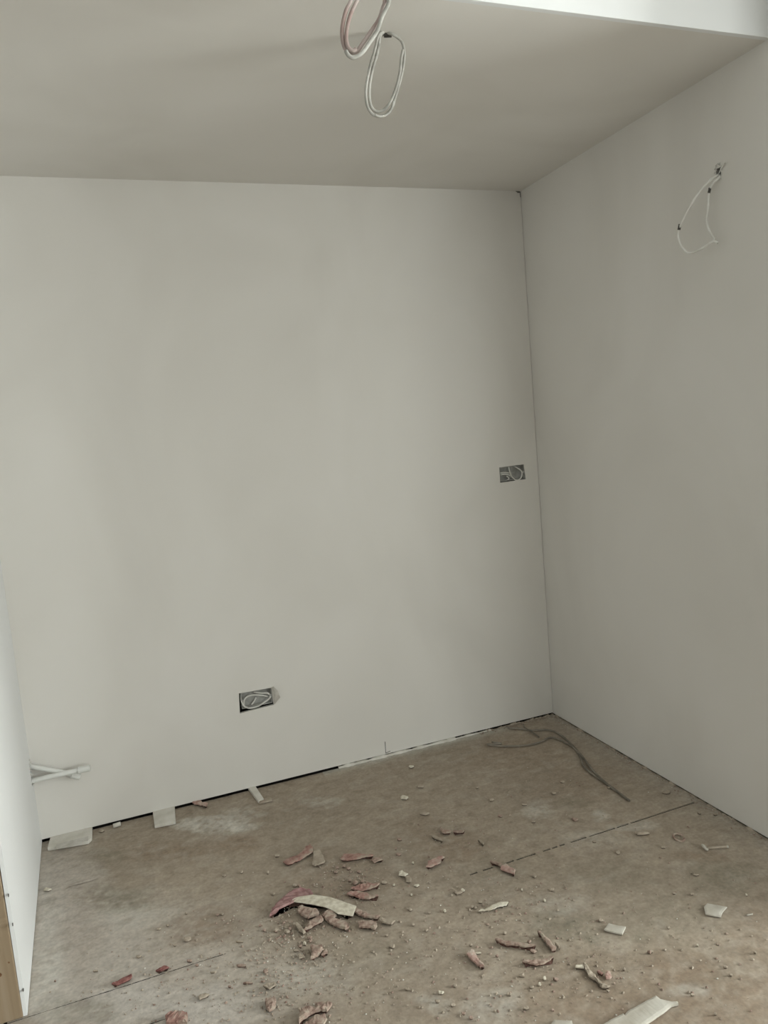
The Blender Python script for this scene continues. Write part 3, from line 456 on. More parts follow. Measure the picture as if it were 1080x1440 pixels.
def flake_mesh(name, pts, t, lift, curl, mat, seed, step=.007, jit=.0009, under=.02, rugged=1.0, rim_shade=None):
    """a broken piece of plaster: ragged outline, undercut rim, uneven upper face"""
    rnd = random.Random(seed)
    area2 = sum(pts[i][0] * pts[(i + 1) % len(pts)][1] - pts[(i + 1) % len(pts)][0] * pts[i][1] for i in range(len(pts)))
    if area2 < 0: pts = pts[::-1]
    ring = resample(pts, step, jit, rnd)
    n = len(ring)
    c = sum(ring, Vector((0, 0))) / n
    xs = np.array([[p.x - c.x, p.y - c.y] for p in ring])
    w, ev = np.linalg.eigh(xs.T @ xs)
    ax = Vector(ev[:, 1]); mn = Vector(ev[:, 0])
    L = max(abs((p - c).dot(ax)) for p in ring) + 1e-6
    Wd = max(abs((p - c).dot(mn)) for p in ring) + 1e-6
    def inset(d):
        out = []
        for i in range(n):
            e = ring[(i + 1) % n] - ring[i - 1]
            nn = Vector((-e.y, e.x))
            nn = nn.normalized() if nn.length > 1e-9 else Vector((0, 0))
            out.append(ring[i] + nn * d)
        return out
    def zof(p, h):
        s = (p - c).dot(ax) / L
        bmp = noise.noise(Vector((p.x * 55, p.y * 55, seed * 3.1))) * .45 * rugged + noise.noise(Vector((p.x * 170, p.y * 170, seed))) * .40 * rugged
        return max(lift * .5 if h <= 0 else 0.0008, lift + curl * (s * s - .35) + h * t * (1 + (bmp if h > 0 else 0)))
    d0 = min(under, Wd * .62)
    bot = [(p, .0) for p in inset(d0)]
    rim = [(p, zof(p, .30)) for p in ring]
    top = [(p, zof(p, .95)) for p in inset(min(.0007, Wd * .1))]
    inn = [(p, zof(p, 1.15)) for p in inset(min(.006, Wd * .5))]
    V = []
    for lay in (bot, rim, top, inn):
        V += [(p.x - c.x, p.y - c.y, z) for p, z in lay]
    Fc = []
    for k in range(3):
        for i in range(n):
            j = (i + 1) % n
            Fc.append((k * n + i, k * n + j, (k + 1) * n + j, (k + 1) * n + i))
    me = bpy.data.meshes.new(name)
    bm = bmesh.new()
    vs2 = [bm.verts.new(v) for v in V]
    for q, f in enumerate(Fc):
        nf = bm.faces.new([vs2[i] for i in f])
        nf.material_index = 1 if q < n else 0  # undercut faces get the darker colour as painted contact shade
    f = bm.faces.new([vs2[3 * n + i] for i in range(n)])
    g = bm.faces.new([vs2[i] for i in reversed(range(n))])
    bmesh.ops.triangulate(bm, faces=[f, g])
    bmesh.ops.recalc_face_normals(bm, faces=bm.faces)
    bm.to_mesh(me); bm.free()
    me.materials.append(mat)
    me.materials.append(rim_shade or mat)
    o = bpy.data.objects.new(name, me)
    o.location = (c.x, c.y, 0)
    COL.objects.link(o)
    return o

# ------------------------------------------------------------------ structure: floor
PAL = {'pale': (.64, .61, .55), 'olive': (.25, .225, .17), 'brown': (.29, .22, .16), 'grey': (.575, .53, .48)}
BASE = (.385, .322, .253)
LB, LF, YE = -2.2395, -2.2125, -0.935          # left wall foot at the back and at its free end

def sstep(a, b, v):
    t = min(1, max(0, (v - a) / (b - a)))
    return t * t * (3 - 2 * t)

def floor_col(x, y):
    """colour of the dusty screed at a point: trodden base, mottled dust, stains with some painted shade, dust along the wall feet"""
    p = Vector((x, y, 0))
    f3 = noise.fractal(Vector((x * 2.2, y * 3.4, 7.7)), 1.0, 2.0, 4)
    col = np.array(BASE) * (1 + .10 * f3)
    warp = Vector((noise.noise(p * 9) * .035 + noise.noise(p * 28) * .014, noise.noise(p * 9 + Vector((5, 5, 5))) * .035 + noise.noise(p * 28 + Vector((9, 2, 1))) * .014))
    grain = noise.fractal(p * 38, 1.0, 2.0, 3)
    for (cx, cy, a, b, c_, d, k, s) in STAINS_AND_SHADE:
        dx, dy = x + warp.x - cx, y + warp.y - cy
        u, v = a * dx + b * dy, c_ * dx + d * dy
        r2 = u * u + v * v
        if r2 < 2.2:
            w = s * max(0, 1 - r2 / 2.2) ** .8
            w *= .85 + .15 * grain if k == 'grey' else min(1, max(.15, .75 + grain * 1.0))
            col = col * (1 - w) + np.array(PAL[k]) * w
    # patches of paler dust and darker scuffs with fairly crisp edges
    m1 = noise.fractal(Vector((x * 13, y * 17, 1.3)), 1.0, 2.1, 5)
    m2 = noise.fractal(Vector((x * 19 + 4, y * 27, 6.1)), 1.0, 2.1, 5)
    w = .16 * sstep(.12, .5, m1)
    col = col * (1 - w) + np.array((.56, .51, .44)) * w
    w = .26 * sstep(.18, .55, m2)
    col = col * (1 - w) + np.array((.24, .195, .145)) * w
    # white dust settled along the foot of the walls
    wob = .012 * noise.noise(p * 14)
    if -1.15 < x < -.25 and y > -.2:
        w = .75 * math.exp(-max(0, -y - .012 + wob) / .022)
        col = col * (1 - w) + np.array((.58, .56, .50)) * w
    if -.3 < x < .0 and y > -1.7:
        w = .45 * math.exp(-max(0, -x - .015 + wob * 2) / .05)
        col = col * (1 - w) + np.array((.53, .49, .43)) * w
    return col

def floor_panel(name, x0, x1, y0, y1, step, parent, cracks=(), tone=1.0):
    xs = np.arange(x0, x1 + step * .5, step); xs[-1] = x1
    ys = list(np.arange(y0, y1 + step * .5, step)); ys[-1] = y1
    for (cx0, cx1, cy) in cracks:
        ys = [y for y in ys if abs(y - cy) > .005] + [cy - .0045, cy - .002, cy + .002, cy + .0045]
    ys = np.array(sorted(ys))
    nx, ny = len(xs), len(ys)
    V, Cc = [], []
    for y in ys:
        for x in xs:
            p = Vector((x, y, 0))
            f1 = noise.fractal(p * 6.0, 1.0, 2.0, 4)
            f2 = noise.noise(p * 34.0)
            f4 = noise.fractal(p * 62.0, 1.0, 2.0, 3)
            z = .0006 * f1 + .0006 * f2 + .0005 * f4 - .0010
            col = floor_col(x, y) * tone
            for (cx0, cx1, cy) in cracks:
                if cx0 < x < cx1 and abs(y - cy) < .0022:
                    z -= .006
            V.append((x, y, z)); Cc.append((col[0], col[1], col[2], 1.0))
    Fc = [(j * nx + i, j * nx + i + 1, (j + 1) * nx + i + 1, (j + 1) * nx + i) for j in range(ny - 1) for i in range(nx - 1)]
    # panel edges on their own vertices, so that a joint shows depth and keeps a crisp arris
    n0 = len(V)
    dep = -.016
    loop = [i for i in range(nx)] + [j * nx + nx - 1 for j in range(1, ny)] + [(ny - 1) * nx + i for i in range(nx - 2, -1, -1)] + [j * nx for j in range(ny - 2, 0, -1)]
    m = len(loop)
    for zz in (None, dep):
        for i in loop:
            V.append((V[i][0], V[i][1], V[i][2] if zz is None else zz)); Cc.append(Cc[i])
    for k in range(m):
        a, b = n0 + k, n0 + (k + 1) % m
        Fc.append((b, a, a + m, b + m))
    o = mesh_obj(name, V, Fc, M['floor'], parent, smooth=True)
    at = o.data.attributes.new('stain_shade', 'FLOAT_COLOR', 'POINT')
    at.data.foreach_set('color', np.array(Cc, dtype=np.float32).ravel())
    return o

fl = boxes('floor', [((-4.1, -5.7, -.12), (2.35, .12, -.005))], M['void'])  # near-black top paints the shade inside the panel joints
tag(fl, kind='structure')
JY = -.936
floor_panel('floor_panel', -2.26, .003, JY + .0042, .003, .0075, fl, [(-2.134, -2.044, -.357)])
floor_panel('floor_panel', -2.60, .003, -2.1, JY - .0042, .0085, fl, [(-1.99, -1.842, -1.107)])
floor_panel('floor_panel', -2.60, -2.27, -.93, 0.0, .06, fl)
floor_panel('floor_panel', -4.05, -2.61, -5.6, 0.0, .09, fl, tone=.62)  # unseen floor, darkened to cut the bounce onto the ceiling
floor_panel('floor_panel', -2.60, .03, -5.6, -2.11, .09, fl, tone=.62)  # unseen too, toned down for less bounced light
floor_panel('floor_panel', .04, 2.2, -5.6, -1.66, .09, fl, tone=1.1)  # unseen floor, lightened to bounce light onto the ceiling's right side

# dust packed into the joint wherever the photo shows it closed
edges = [-2.26] + [e for s in sorted(JOINT_OPEN) for e in s] + [.03]
V, Fc, Cc = [], [], []
rn = random.Random(5)
for k in range(0, len(edges), 2):
    a, b = edges[k], edges[k + 1]
    nn = max(2, int((b - a) / .006))
    for i in range(nn):
        x0, x1 = a + (b - a) * i / nn, a + (b - a) * (i + 1) / nn
        nar = .0020 if x1 < -1.7 else -.003 - rn.random() * .004
        z0 = -.0006 + rn.uniform(-.0003, .0004)
        v = [(x0, JY - .0046 + nar, z0), (x1, JY - .0046 + nar, z0), (x1, JY + .0048 + max(0, -nar), z0), (x0, JY + .0048 + max(0, -nar), z0)]
        n = len(V)
        V += v; Cc += [(*floor_col(q[0], q[1]), 1) for q in v]; Fc.append((n, n + 1, n + 2, n + 3))
jf = mesh_obj('joint_dust', V, Fc, M['floor'], fl)
at = jf.data.attributes.new('stain_shade', 'FLOAT_COLOR', 'POINT')
at.data.foreach_set('color', np.array(Cc, dtype=np.float32).ravel())
jf['kind'] = 'stuff'

# ------------------------------------------------------------------ structure: walls and ceilings
H, HU, YC, YR = 2.4, 2.62, -1.315, -1.66  # YR: unseen end of the right wall, set to shade the floor
# back wall board with two socket openings; u runs along +x, v up, face at y = 0
h1, h2 = PATH['s1hole'], PATH['s2hole']
us = sorted({LB - .02, -2.0, h1[0][0], h1[1][0], -.8, h2[0][0], h2[1][0], -.0015})
vs_ = sorted({.011, h1[2][2], h1[0][2], h2[2][2], h2[0][2], 1.8, H})
mv = {(h1[0][0], h1[0][2]): (h1[0][0], h1[0][2]), (h1[1][0], h1[0][2]): (h1[1][0], h1[1][2]), (h1[1][0], h1[2][2]): (h1[2][0], h1[2][2]), (h1[0][0], h1[2][2]): (h1[3][0], h1[3][2] - .004),
      (h2[0][0], h2[0][2]): (h2[0][0], h2[0][2]), (h2[1][0], h2[0][2]): (h2[1][0], h2[1][2]), (h2[1][0], h2[2][2]): (h2[2][0], h2[2][2]), (h2[0][0], h2[2][2]): (h2[3][0], h2[3][2])}
wb = panel('wall_back', (0, 0, 0), (1, 0, 0), (0, 0, 1), (0, 1, 0), us, vs_,
           [(h1[0][0], h1[1][0], h1[2][2], h1[0][2]), (h2[0][0], h2[1][0], h2[2][2], h2[0][2])], .0125, M['skim'], M['board_edge'], mv)
tag(wb, kind='structure')
boxes('wall_cavity', [((LB - .1, .055, -.12), (.1, .09, H + .05))], M['void'], wb)
boxes('wall_left_room', [((-4.05, 0, 0), (LB - .1, .09, H))], M['skim'])['kind'] = 'structure'
bpy.data.objects['wall_left_room'].name = 'wall_back_left'

# right wall board with the little cable hole; u runs along -y
wh = PATH['whole']
hy0, hy1, hz0, hz1 = -wh[0][1], -wh[1][1], wh[2][2], wh[0][2] - .005
wr = panel('wall_right', (0, 0, 0), (0, -1, 0), (0, 0, 1), (1, 0, 0), [-.03, .5, hy0 + .004, hy1 - .004, -YR], [.007, 1.2, hz0 + .006, hz1 - .006, HU],
           [(hy0 + .004, hy1 - .004, hz0 + .006, hz1 - .006)], .0125, M['skim'], M['board_edge'])
tag(wr, kind='structure')
boxes('wall_cavity', [((.06, YR + .12, -.12), (.085, .06, HU))], M['void'], wr)

# left wall: free-standing stub that leans out slightly towards its timber end
du = Vector((LF - LB, YE, 0)); Llen = du.length; du.normalize()
nin = Vector((0, 0, 1)).cross(du); nin = -nin if nin.x > 0 else nin
ch = PATH['chol']
wl = panel('wall_left', (LB, 0, 0), du, (0, 0, 1), nin, [-.004, .004, .05, .5, Llen], [.002, ch[1][2] + .035, ch[0][2] - .012, 1.3, H],
           [(.004, .05, ch[1][2] + .035, ch[0][2] - .012)], .0095, M['white_wall'], M['white_wall'])
tag(wl, kind='structure')
boxes('wall_core', [((LB - .10, YE + .05, 0), (LB - .03, .0, H))], M['void'], wl)
boxes('wall_outer_board', [((LB - .115, YE + .045, .002), (LB - .10, .0, H))], M['skim'], wl)

# timber post closing the free end of the left wall
tp = empty('timber_post', (LF - .05, YE + .02, 0))
V, Fc = box_vf((LF - .124, YE - .002, .001), (LF - .0098, YE + .043, H))
post = mesh_obj('post', V, Fc, M['pine'])
bm = bmesh.new(); bm.from_mesh(post.data)
bmesh.ops.bevel(bm, geom=[e for e in bm.edges], offset=.0025, segments=2, profile=.5, affect='EDGES')
bm.to_mesh(post.data); bm.free()
for v in post.data.vertices: v.co.x -= .005 * v.co.z
local(post, tp, tp.location)
tag(tp, 'bare pine timber post closing the end of the white left wall', 'post')
def disc(name, c, r, nrm, mat, parent, sides=12, t=.0012, squash=1.0):
    nrm = Vector(nrm).normalized(); u = nrm.orthogonal().normalized(); v = nrm.cross(u)
    if abs(v.z) < abs(u.z): u, v = v, u
    V = [Vector(c) + nrm * h + (math.cos(2 * math.pi * k / sides) * u * squash + math.sin(2 * math.pi * k / sides) * v) * r * s for h, s in ((-.001, 1), (t, .9)) for k in range(sides)]
    Fc = [tuple(range(sides, 2 * sides)), tuple(reversed(range(sides)))] + [(k, (k + 1) % sides, sides + (k + 1) % sides, sides + k) for k in range(sides)]
    o = mesh_obj(name, V, Fc, mat)
    return local(o, parent, parent.location) if parent else o
for (dx, z, r) in ((-.048, .135, .008), (-.049, .19, .004), (-.022, .16, .003), (-.07, .75, .010), (-.03, 1.2, .006)):
    disc('knot', (LF + dx - .005 * z, YE - .002, z), r, (0, -1, 0), M['knot'], tp, t=.0004, squash=.75)
for p in PATH['lscr']:
    s = disc('screw_head', p, .0042, -nin, M['tape'], None, t=.0008)
    s.parent = wl

# lowered ceiling with a cable hole, bulkhead above its front edge, upper ceiling of the front room
cx, cy = PATH['l2a'][0][0], PATH['l2a'][0][1]
ce = panel('ceiling', (0, 0, H), (1, 0, 0), (0, 1, 0), (0, 0, 1), [-4.05, LB, cx - .009, cx + .009, .0], [YC + .0125, cy - .007, cy + .007, .02],
           [(cx - .009, cx + .009, cy - .007, cy + .007)], .0125, M['skim'], M['board_edge'])
tag(ce, kind='structure')
hb = PATH['hole1'][0]
bh = panel('wall_bulkhead', (0, YC, 0), (1, 0, 0), (0, 0, 1), (0, 1, 0), [-4.05, hb[0] - .012, hb[0] + .012, .0], [H, hb[2] - .008, hb[2] + .008, HU],
           [(hb[0] - .012, hb[0] + .012, hb[2] - .008, hb[2] + .008)], .0125, M['white_wall'], M['white_wall'])
tag(bh, kind='structure')
boxes('ceiling_void', [((-4.05, YC + .03, H + .03), (.05, .05, H + .06)), ((-4.05, YC + .06, H + .03), (.05, YC + .08, HU))], M['void'], ce)
tb = boxes('trim_1', [((-4.0, YC - .0022, H + .0002), (-.001, YC + .0, H + .010))], M['white_wall'])
tag(tb, kind='structure')
tag(boxes('ceiling_upper', [((-4.05, -5.65, HU), (2.3, .05, HU + .1))], M['white_wall']), kind='structure')
tag(boxes('wall_return', [((.0, YR - .0125, 0), (2.2, YR, HU))], M['white_wall']), kind='structure')
tag(boxes('wall_far_left', [((-4.12, -5.65, 0), (-4.05, .09, HU))], M['white_wall']), kind='structure')
# window wall on the right of the front room and the wall behind the photographer
XW, YF = 2.2, -5.6
tag(panel('wall_window', (XW, 0, 0), (0, -1, 0), (0, 0, 1), (1, 0, 0), [-YR, 2.5, 3.9, -YF], [0, .6, 2.25, HU], [(2.5, 3.9, .6, 2.25)], .12, M['white_wall'], M['white_wall']), kind='structure')
tag(panel('wall_front', (0, YF, 0), (1, 0, 0), (0, 0, 1), (0, -1, 0), [-4.05, .1, 1.7, XW], [0, .8, 2.1, HU], [(.1, 1.7, .8, 2.1)], .09, M['white_wall'], M['white_wall']), kind='structure')
xa, xb = XW + .05, XW + .11
w1 = tag(boxes('window_1', [((xa, -3.9, .6), (xb, -3.84, 2.25)), ((xa, -2.56, .6), (xb, -2.5, 2.25)), ((xa, -3.84, .6), (xb, -2.56, .66)), ((xa, -3.84, 2.19), (xb, -2.56, 2.25)), ((xa, -3.225, .66), (xb, -3.175, 2.19))], M['frame_white']), kind='structure')
for y0, y1 in ((-3.84, -3.225), (-3.175, -2.56)):
    boxes('pane', [((xa + .028, y0, .66), (xa + .032, y1, 2.19))], M['glass'], w1)
w2 = tag(boxes('window_2', [((.1, YF - .07, .8), (.17, YF - .02, 2.1)), ((1.63, YF - .07, .8), (1.7, YF - .02, 2.1)), ((.17, YF - .07, .8), (1.63, YF - .02, .87)), ((.17, YF - .07, 2.03), (1.63, YF - .02, 2.1)), ((.87, YF - .07, .87), (.93, YF - .02, 2.03))], M['frame_white']), kind='structure')
for x0, x1 in ((.17, .87), (.93, 1.63)):
    boxes('pane', [((x0, YF - .047, .87), (x1, YF - .043, 2.03))], M['glass'], w2)

for a, b in (((-.024, 0, 2.3975), (-.004, 0, 2.3972)), ((-.018, 0, 2.3935), (-.006, 0, 2.3945)), ((-.004, 0, 2.397), (-.0025, 0, 2.374))):
    t = tube('scratch', [a, b], .0014, M['tape'], None, 5, 1); t.parent = wb
# hairline scratch near the foot of the back wall
sx = PATH['scr']
for a, b in ((sx[0], sx[1]), (sx[1], sx[2])):
    t = tube('scratch', [a, b], .0013, M['void'], None, 5, 1); t.parent = wb

# ------------------------------------------------------------------ filler and dust along the wall feet
def ridge(name, pts, w, h, mat, parent, seed, side, base=.55, amp=.45, steps=60):
    """irregular low bead of filler along a wall foot; side is the unit vector into the room"""
    rnd = random.Random(seed)
    V, Fc = [], []
    P = [Vector(pts[0]).lerp(Vector(pts[1]), k / steps) for k in range(steps + 1)]
    sd = Vector(side)
    for p in P:
        a = base + amp * noise.fractal(p * 21 + Vector((seed, 0, 0)), 1.0, 2.0, 4) + rnd.uniform(-.15, .15)
        a = max(.02, a)
        V += [p + sd * (w * a), p + sd * (w * a * .5) + Vector((0, 0, h * a * .7)), p + Vector((0, 0, h * a)), p - sd * .008 + Vector((0, 0, h * a)), p - sd * .008]
    for i in range(len(P) - 1):
        for k in range(4):
            a = i * 5 + k
            Fc.append((a, a + 1, a + 6, a + 5))
    o = mesh_obj(name, V, Fc, mat, parent, smooth=True)
    o['kind'] = 'stuff'
    return o
ridge('filler_bead', ((-1.075, 0, 0), (-.52, 0, 0)), .014, .014, M['white'], wb, 3, (0, -1, 0))
ridge('filler_bead', ((-.36, -.001, 0), (-.002, -.001, 0)), .008, .012, M['dusty'], wb, 8, (0, -1, 0), .30, .8, 140)
ridge('filler_bead', ((-.001, -.01, 0), (-.001, -1.32, 0)), .009, .0095, M['dusty'], wr, 4, (-1, 0, 0), .16, .9, 420)
ridge('filler_bead', ((-.53, -.001, 0), (-.34, -.001, 0)), .008, .010, M['white'], wb, 13, (0, -1, 0), .45, .5, 60)

# ------------------------------------------------------------------ wall spacers under the back board
def spacer(name, pts, label, mat=M['white'], z0=.0005, z1=.0125):
    pts = [Vector((p[0], p[1])) for p in pts]
    n = len(pts); c = sum(pts, Vector((0, 0))) / n
    V = [(p.x - c.x, p.y - c.y, z) for z in (z0, z1) for p in pts]
    Fc = [tuple(range(n, 2 * n)), tuple(reversed(range(n)))] + [(i, (i + 1) % n, n + (i + 1) % n, n + i) for i in range(n)]
    o = mesh_obj(name, V, Fc, mat, loc=(c.x, c.y, 0))
    bm = bmesh.new(); bm.from_mesh(o.data)
    bmesh.ops.recalc_face_normals(bm, faces=bm.faces)
    bmesh.ops.bevel(bm, geom=list(bm.edges), offset=.0009, segments=1, affect='EDGES')
    bm.to_mesh(o.data); bm.free()
    return tag(o, label, 'spacer', 'board offcuts wedged under the back wall')
def spc(pts):
    return [pts[0], pts[1]] + pts[2:]
s = PATH['sp1']; sp = spacer('board_spacer', [(s[0][0], .012), (s[1][0], .012), s[2], s[3], s[4]], 'long white board offcut wedged under the back wall beside the left corner')
boxes('paper_layer', [((-.06, -.055, .0126), (.05, -.02, .0134))], M['paper'], sp)
s = PATH['sp2']; spacer('board_spacer', [(s[0][0], .012), (s[1][0], .012), s[2], s[3]], 'square white board offcut wedged under the back wall, middle one of three')
s = PATH['sp3']; spacer('board_spacer', [(s[0][0], .012), (s[1][0], .012), s[2], s[3]], 'narrow white board offcut wedged under the back wall below the socket')
s = PATH['sp4']; spacer('board_splinter', s, 'thin splinter at the tip of the narrow wedged offcut', M['dusty'], .001, .008)

# ------------------------------------------------------------------ sockets
def socket(hole, label, gap=0.0):
    x0, x1 = min(p[0] for p in hole) + .004 + gap, max(p[0] for p in hole) - .004
    z0, z1 = min(p[2] for p in hole) + .005 + gap * .7, max(p[2] for p in hole) - .003
    c = ((x0 + x1) / 2, .03, z0)
    r = empty('socket_box', c)
    L = lambda o: local(o, r, c)
    L(boxes('back_plate', [((x0, .034, z0), (x1, .036, z1))], M['steel']))
    for a, b in (((x0, .004, z0), (x0 + .0015, .035, z1)), ((x1 - .0015, .004, z0), (x1, .035, z1)), ((x0, .004, z0), (x1, .035, z0 + .0015)), ((x0, .004, z1 - .0015), (x1, .035, z1))):
        L(boxes('side_plate', [(a, b)], M['steel']))
    for k in (-1, 1):
        xm = (x0 + x1) / 2 + k * (x1 - x0) * .46
        L(boxes('fixing_lug', [((xm - .004, .004, (z0 + z1) / 2 - .005), (xm + .004, .006, (z0 + z1) / 2 + .005))], M['steel']))
    for k in (-.25, .25):
        L(disc('knockout', ((x0 + x1) / 2 + k * (x1 - x0), .034, (z0 + z1) / 2), .011, (0, -1, 0), M['steel'], None, 16))
    return tag(r, label, 'socket box', 'open double socket boxes in the back wall')
socket(h1, 'open metal socket box low on the back wall with torn paper edge', .0075)
socket(h2, 'open metal socket box at mid height beside the right corner')
def cable(paths, rads, mat, label, group, name='electrical_cable', mats=None, root=None):
    loc = root or paths[0][0]
    r = empty(name, loc)
    for i, p in enumerate(paths):
        tube('cable_strand', p, rads[i] if isinstance(rads, (list, tuple)) else rads, (mats[i] if mats else mat), r)
    return tag(r, label, 'cable', group)
cable([PATH['s1a'], PATH['s1b'], PATH['s1c']], .0034, M['cable_white'], 'white cable coiled inside the low socket box', 'cables inside the socket boxes')
cable([PATH['s2a'], PATH['s2b'], PATH['s2c'], PATH['s2d']], .0028, M['cable_white'], 'white cable looped inside the mid height socket box', 'cables inside the socket boxes')
# torn paper flap at the right of the low opening
fp = [Vector(p) for p in PATH['s1flap']]
mid = sum(fp, Vector()) / len(fp) + Vector((0, -.006, 0))
V = fp + [mid] + [p + Vector((0, .0012, 0)) for p in fp] + [mid + Vector((0, .0012, 0))]
n = len(fp)
Fc = [(i, (i + 1) % n, n) for i in range(n)] + [(n + 1 + (i + 1) % n, n + 1 + i, 2 * n + 1) for i in range(n)] + [(i, n + 1 + i, n + 1 + (i + 1) % n, (i + 1) % n) for i in range(n)]
mesh_obj('torn_paper', V, Fc, M['paper'], wb)

# ------------------------------------------------------------------ hanging cables
c2 = cable([PATH['l2a'], PATH['l2b'], PATH['l2c']], [.0036, .0036, .003], M['cable'], 'hanging loop of grey white cable coming out of the lowered ceiling', 'cable tails left for lights')
tube('tape', [PATH['l2b'][2], PATH['l2b'][3]], .0045, M['cable'], c2, n=2)
tube('cable_hole', [(cx - .002, cy, H - .0005), (cx + .016, cy - .004, H - .0005)], .007, M['tape'], c2, n=2)
c1 = cable([PATH['l1a'], PATH['l1b'], PATH['l1c']], [.0044, .0042, .0044], M['cable'], 'thicker pinkish cable loop hanging from the top edge of the photo', 'cable tails left for lights', mats=[M['cable_pink'], M['cable_pink'], M['cable']])
c3 = cable([PATH['wa'], PATH['wb'], PATH['wc']], [.0037, .0037, .0024], M['cable_white'], 'thin white cable loop hanging from a hole high in the right wall', 'cable tails left for lights')
tube('tape', PATH['wtape'], .0048, M['tape'], c3, n=2)
tube('tape', PATH['wtape2'], .0042, M['tape'], c3, n=2)
# broken plaster around the wall hole
rn = random.Random(11)
V, Fc = [], []
for k in range(12):
    a = 2 * math.pi * k / 12
    y = (wh[0][1] + wh[1][1]) / 2 + math.cos(a) * .013; z = (wh[0][2] + wh[2][2]) / 2 + math.sin(a) * .022
    q = len(V); s_ = rn.uniform(.004, .008)
    V += [(-.003 - rn.random() * .004, y, z), (.001, y + s_, z), (.001, y - s_ * .5, z + s_), (.001, y - s_ * .5, z - s_)]
    Fc += [(q, q + 1, q + 2), (q, q + 2, q + 3), (q, q + 3, q + 1)]
mesh_obj('broken_plaster', V, Fc, M['board_edge'], wr)

# ------------------------------------------------------------------ capped pipes in the left corner
for nm, rad, lab in (('A', .0088, 'white plastic pipe in the left corner, rear one sloping down'), ('B', .0092, 'white plastic pipe in the left corner, front one with a wide end cap')):
    p = PATH['pipe' + nm]
    r = empty('plastic_pipe', p[0])
    tube('pipe', p, rad, M['pipe'], r, 14)
    a, b = (Vector(q) for q in PATH['pipe' + nm + 'c'])
    tube('end_cap', [a, a.lerp(b, .5), b.lerp(a, .06), b], [rad * 1.3] * 6 + [rad * 1.2], M['pipe'], r, 16, 3)
    d = (b - a).normalized()
    tube('collar', [a - d * .004, a + d * .003], rad * 1.42, M['pipe'], r, 16, 2)
    tag(r, lab, 'pipe', 'capped pipes in the left corner')
p = Vector(PATH['pipeB'][0])
rn = random.Random(2)
V, Fc = [], []
for k in range(9):
    y, z = -.006 - rn.random() * .052, ch[1][2] + .03 + rn.random() * .1
    q = len(V); s_ = rn.uniform(.004, .009)
    V += [(LB + .006 + rn.random() * .004, y, z), (LB - .002, y - s_, z), (LB - .002, y + s_ * .5, z + s_), (LB - .002, y + s_ * .5, z - s_)]
    Fc += [(q, q + 1, q + 2), (q, q + 2, q + 3), (q, q + 3, q + 1)]
mesh_obj('broken_plaster', V, Fc, M['board_edge'], wl)

# ------------------------------------------------------------------ grey cables on the floor
G_ = 'grey cables on the floor by the right corner'
for key, rd, lab in (('fc1', .0042, 'grey cable on the floor, the one coming from the back wall foot'), ('fc2', .0040, 'grey cable on the floor whose far end lies doubled back'), ('fc3', .0030, 'short grey cable stub at the foot of the back wall')):
    o = tube('floor_cable', PATH[key], rd, M['cable_grey'], None, 8)
    c = Vector(PATH[key][0]); c.z = 0
    for v in o.data.vertices: v.co -= c
    o.location = c
    tag(o, lab, 'cable', G_)

# ------------------------------------------------------------------ small fittings
a, b = (Vector((*p, .006)) for p in PATH['cplug'])
r = empty('wall_anchor', (a.x, a.y, 0))
d = (b - a).normalized()
tube('shaft', [a, b], .0038, M['dusty'], r, 10, 2)
ring = [a - d * .006 + Vector((math.cos(t) * -d.y * .009 + math.sin(t) * -d.x * .006, math.cos(t) * d.x * .009 + math.sin(t) * -d.y * .006, math.sin(t) * .005 + .003)) for t in [2 * math.pi * k / 16 for k in range(17)]]
tube('washer', ring, .0045, M['offcut'], r, 8, 2)
tube('tip', [b, b + d * .005], .0045, M['offcut'], r, 8, 2)
tag(r, 'pale wall anchor with washer lying on the floor near the right wall', 'anchor')
q = PATH['cring'][0]
ring = [Vector((q[0] + math.cos(t) * .016, q[1] + math.sin(t) * .018, .004 + .003 * math.sin(t))) for t in [2 * math.pi * k / 18 for k in range(17)]]
o = tube('curled_strip', ring, .0036, M['pinkdust'], None, 8, 2)
tag(o, 'small brown curled ring of stripped sheath left of the wall anchor', 'scrap')
q = PATH['plugw'][0]
r = empty('wall_plug', (q[0], q[1], 0))
tube('plug_body', [(q[0] - .014, q[1], .008), (q[0] + .013, q[1] + .004, .008)], .008, M['white'], r, 12, 2)
tube('plug_hole', [(q[0] + .010, q[1] + .0035, .009), (q[0] + .0145, q[1] + .0042, .009)], .0045, M['void'], r, 10, 2)
tag(r, 'short white plastic plug at the foot of the back wall by the left corner', 'plug')

# ------------------------------------------------------------------ plaster debris
for i, (nm, pts, t, lift, curl, mt, lab) in enumerate(FLAKES):
    cat = 'offcut' if nm == 'board_offcut' else 'plaster piece'
    off = nm in ('board_offcut', 'plaster_strip')
    mt = 'offcut' if mt == 'white' else mt
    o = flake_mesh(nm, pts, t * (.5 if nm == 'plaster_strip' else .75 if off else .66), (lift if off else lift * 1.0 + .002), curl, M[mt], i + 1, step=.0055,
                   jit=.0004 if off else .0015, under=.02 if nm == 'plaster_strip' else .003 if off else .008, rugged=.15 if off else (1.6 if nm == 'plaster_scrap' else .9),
                   rim_shade=M['rim_shade_board'] if nm == 'board_offcut' else M['rim_shade_pink'] if off else M['rim_shade_tan'] if mt in ('dusty', 'cream') else M['rim_shade_pink'])
    tag(o, lab, cat, 'board offcuts on the floor' if nm == 'board_offcut' else 'broken plaster on the floor')

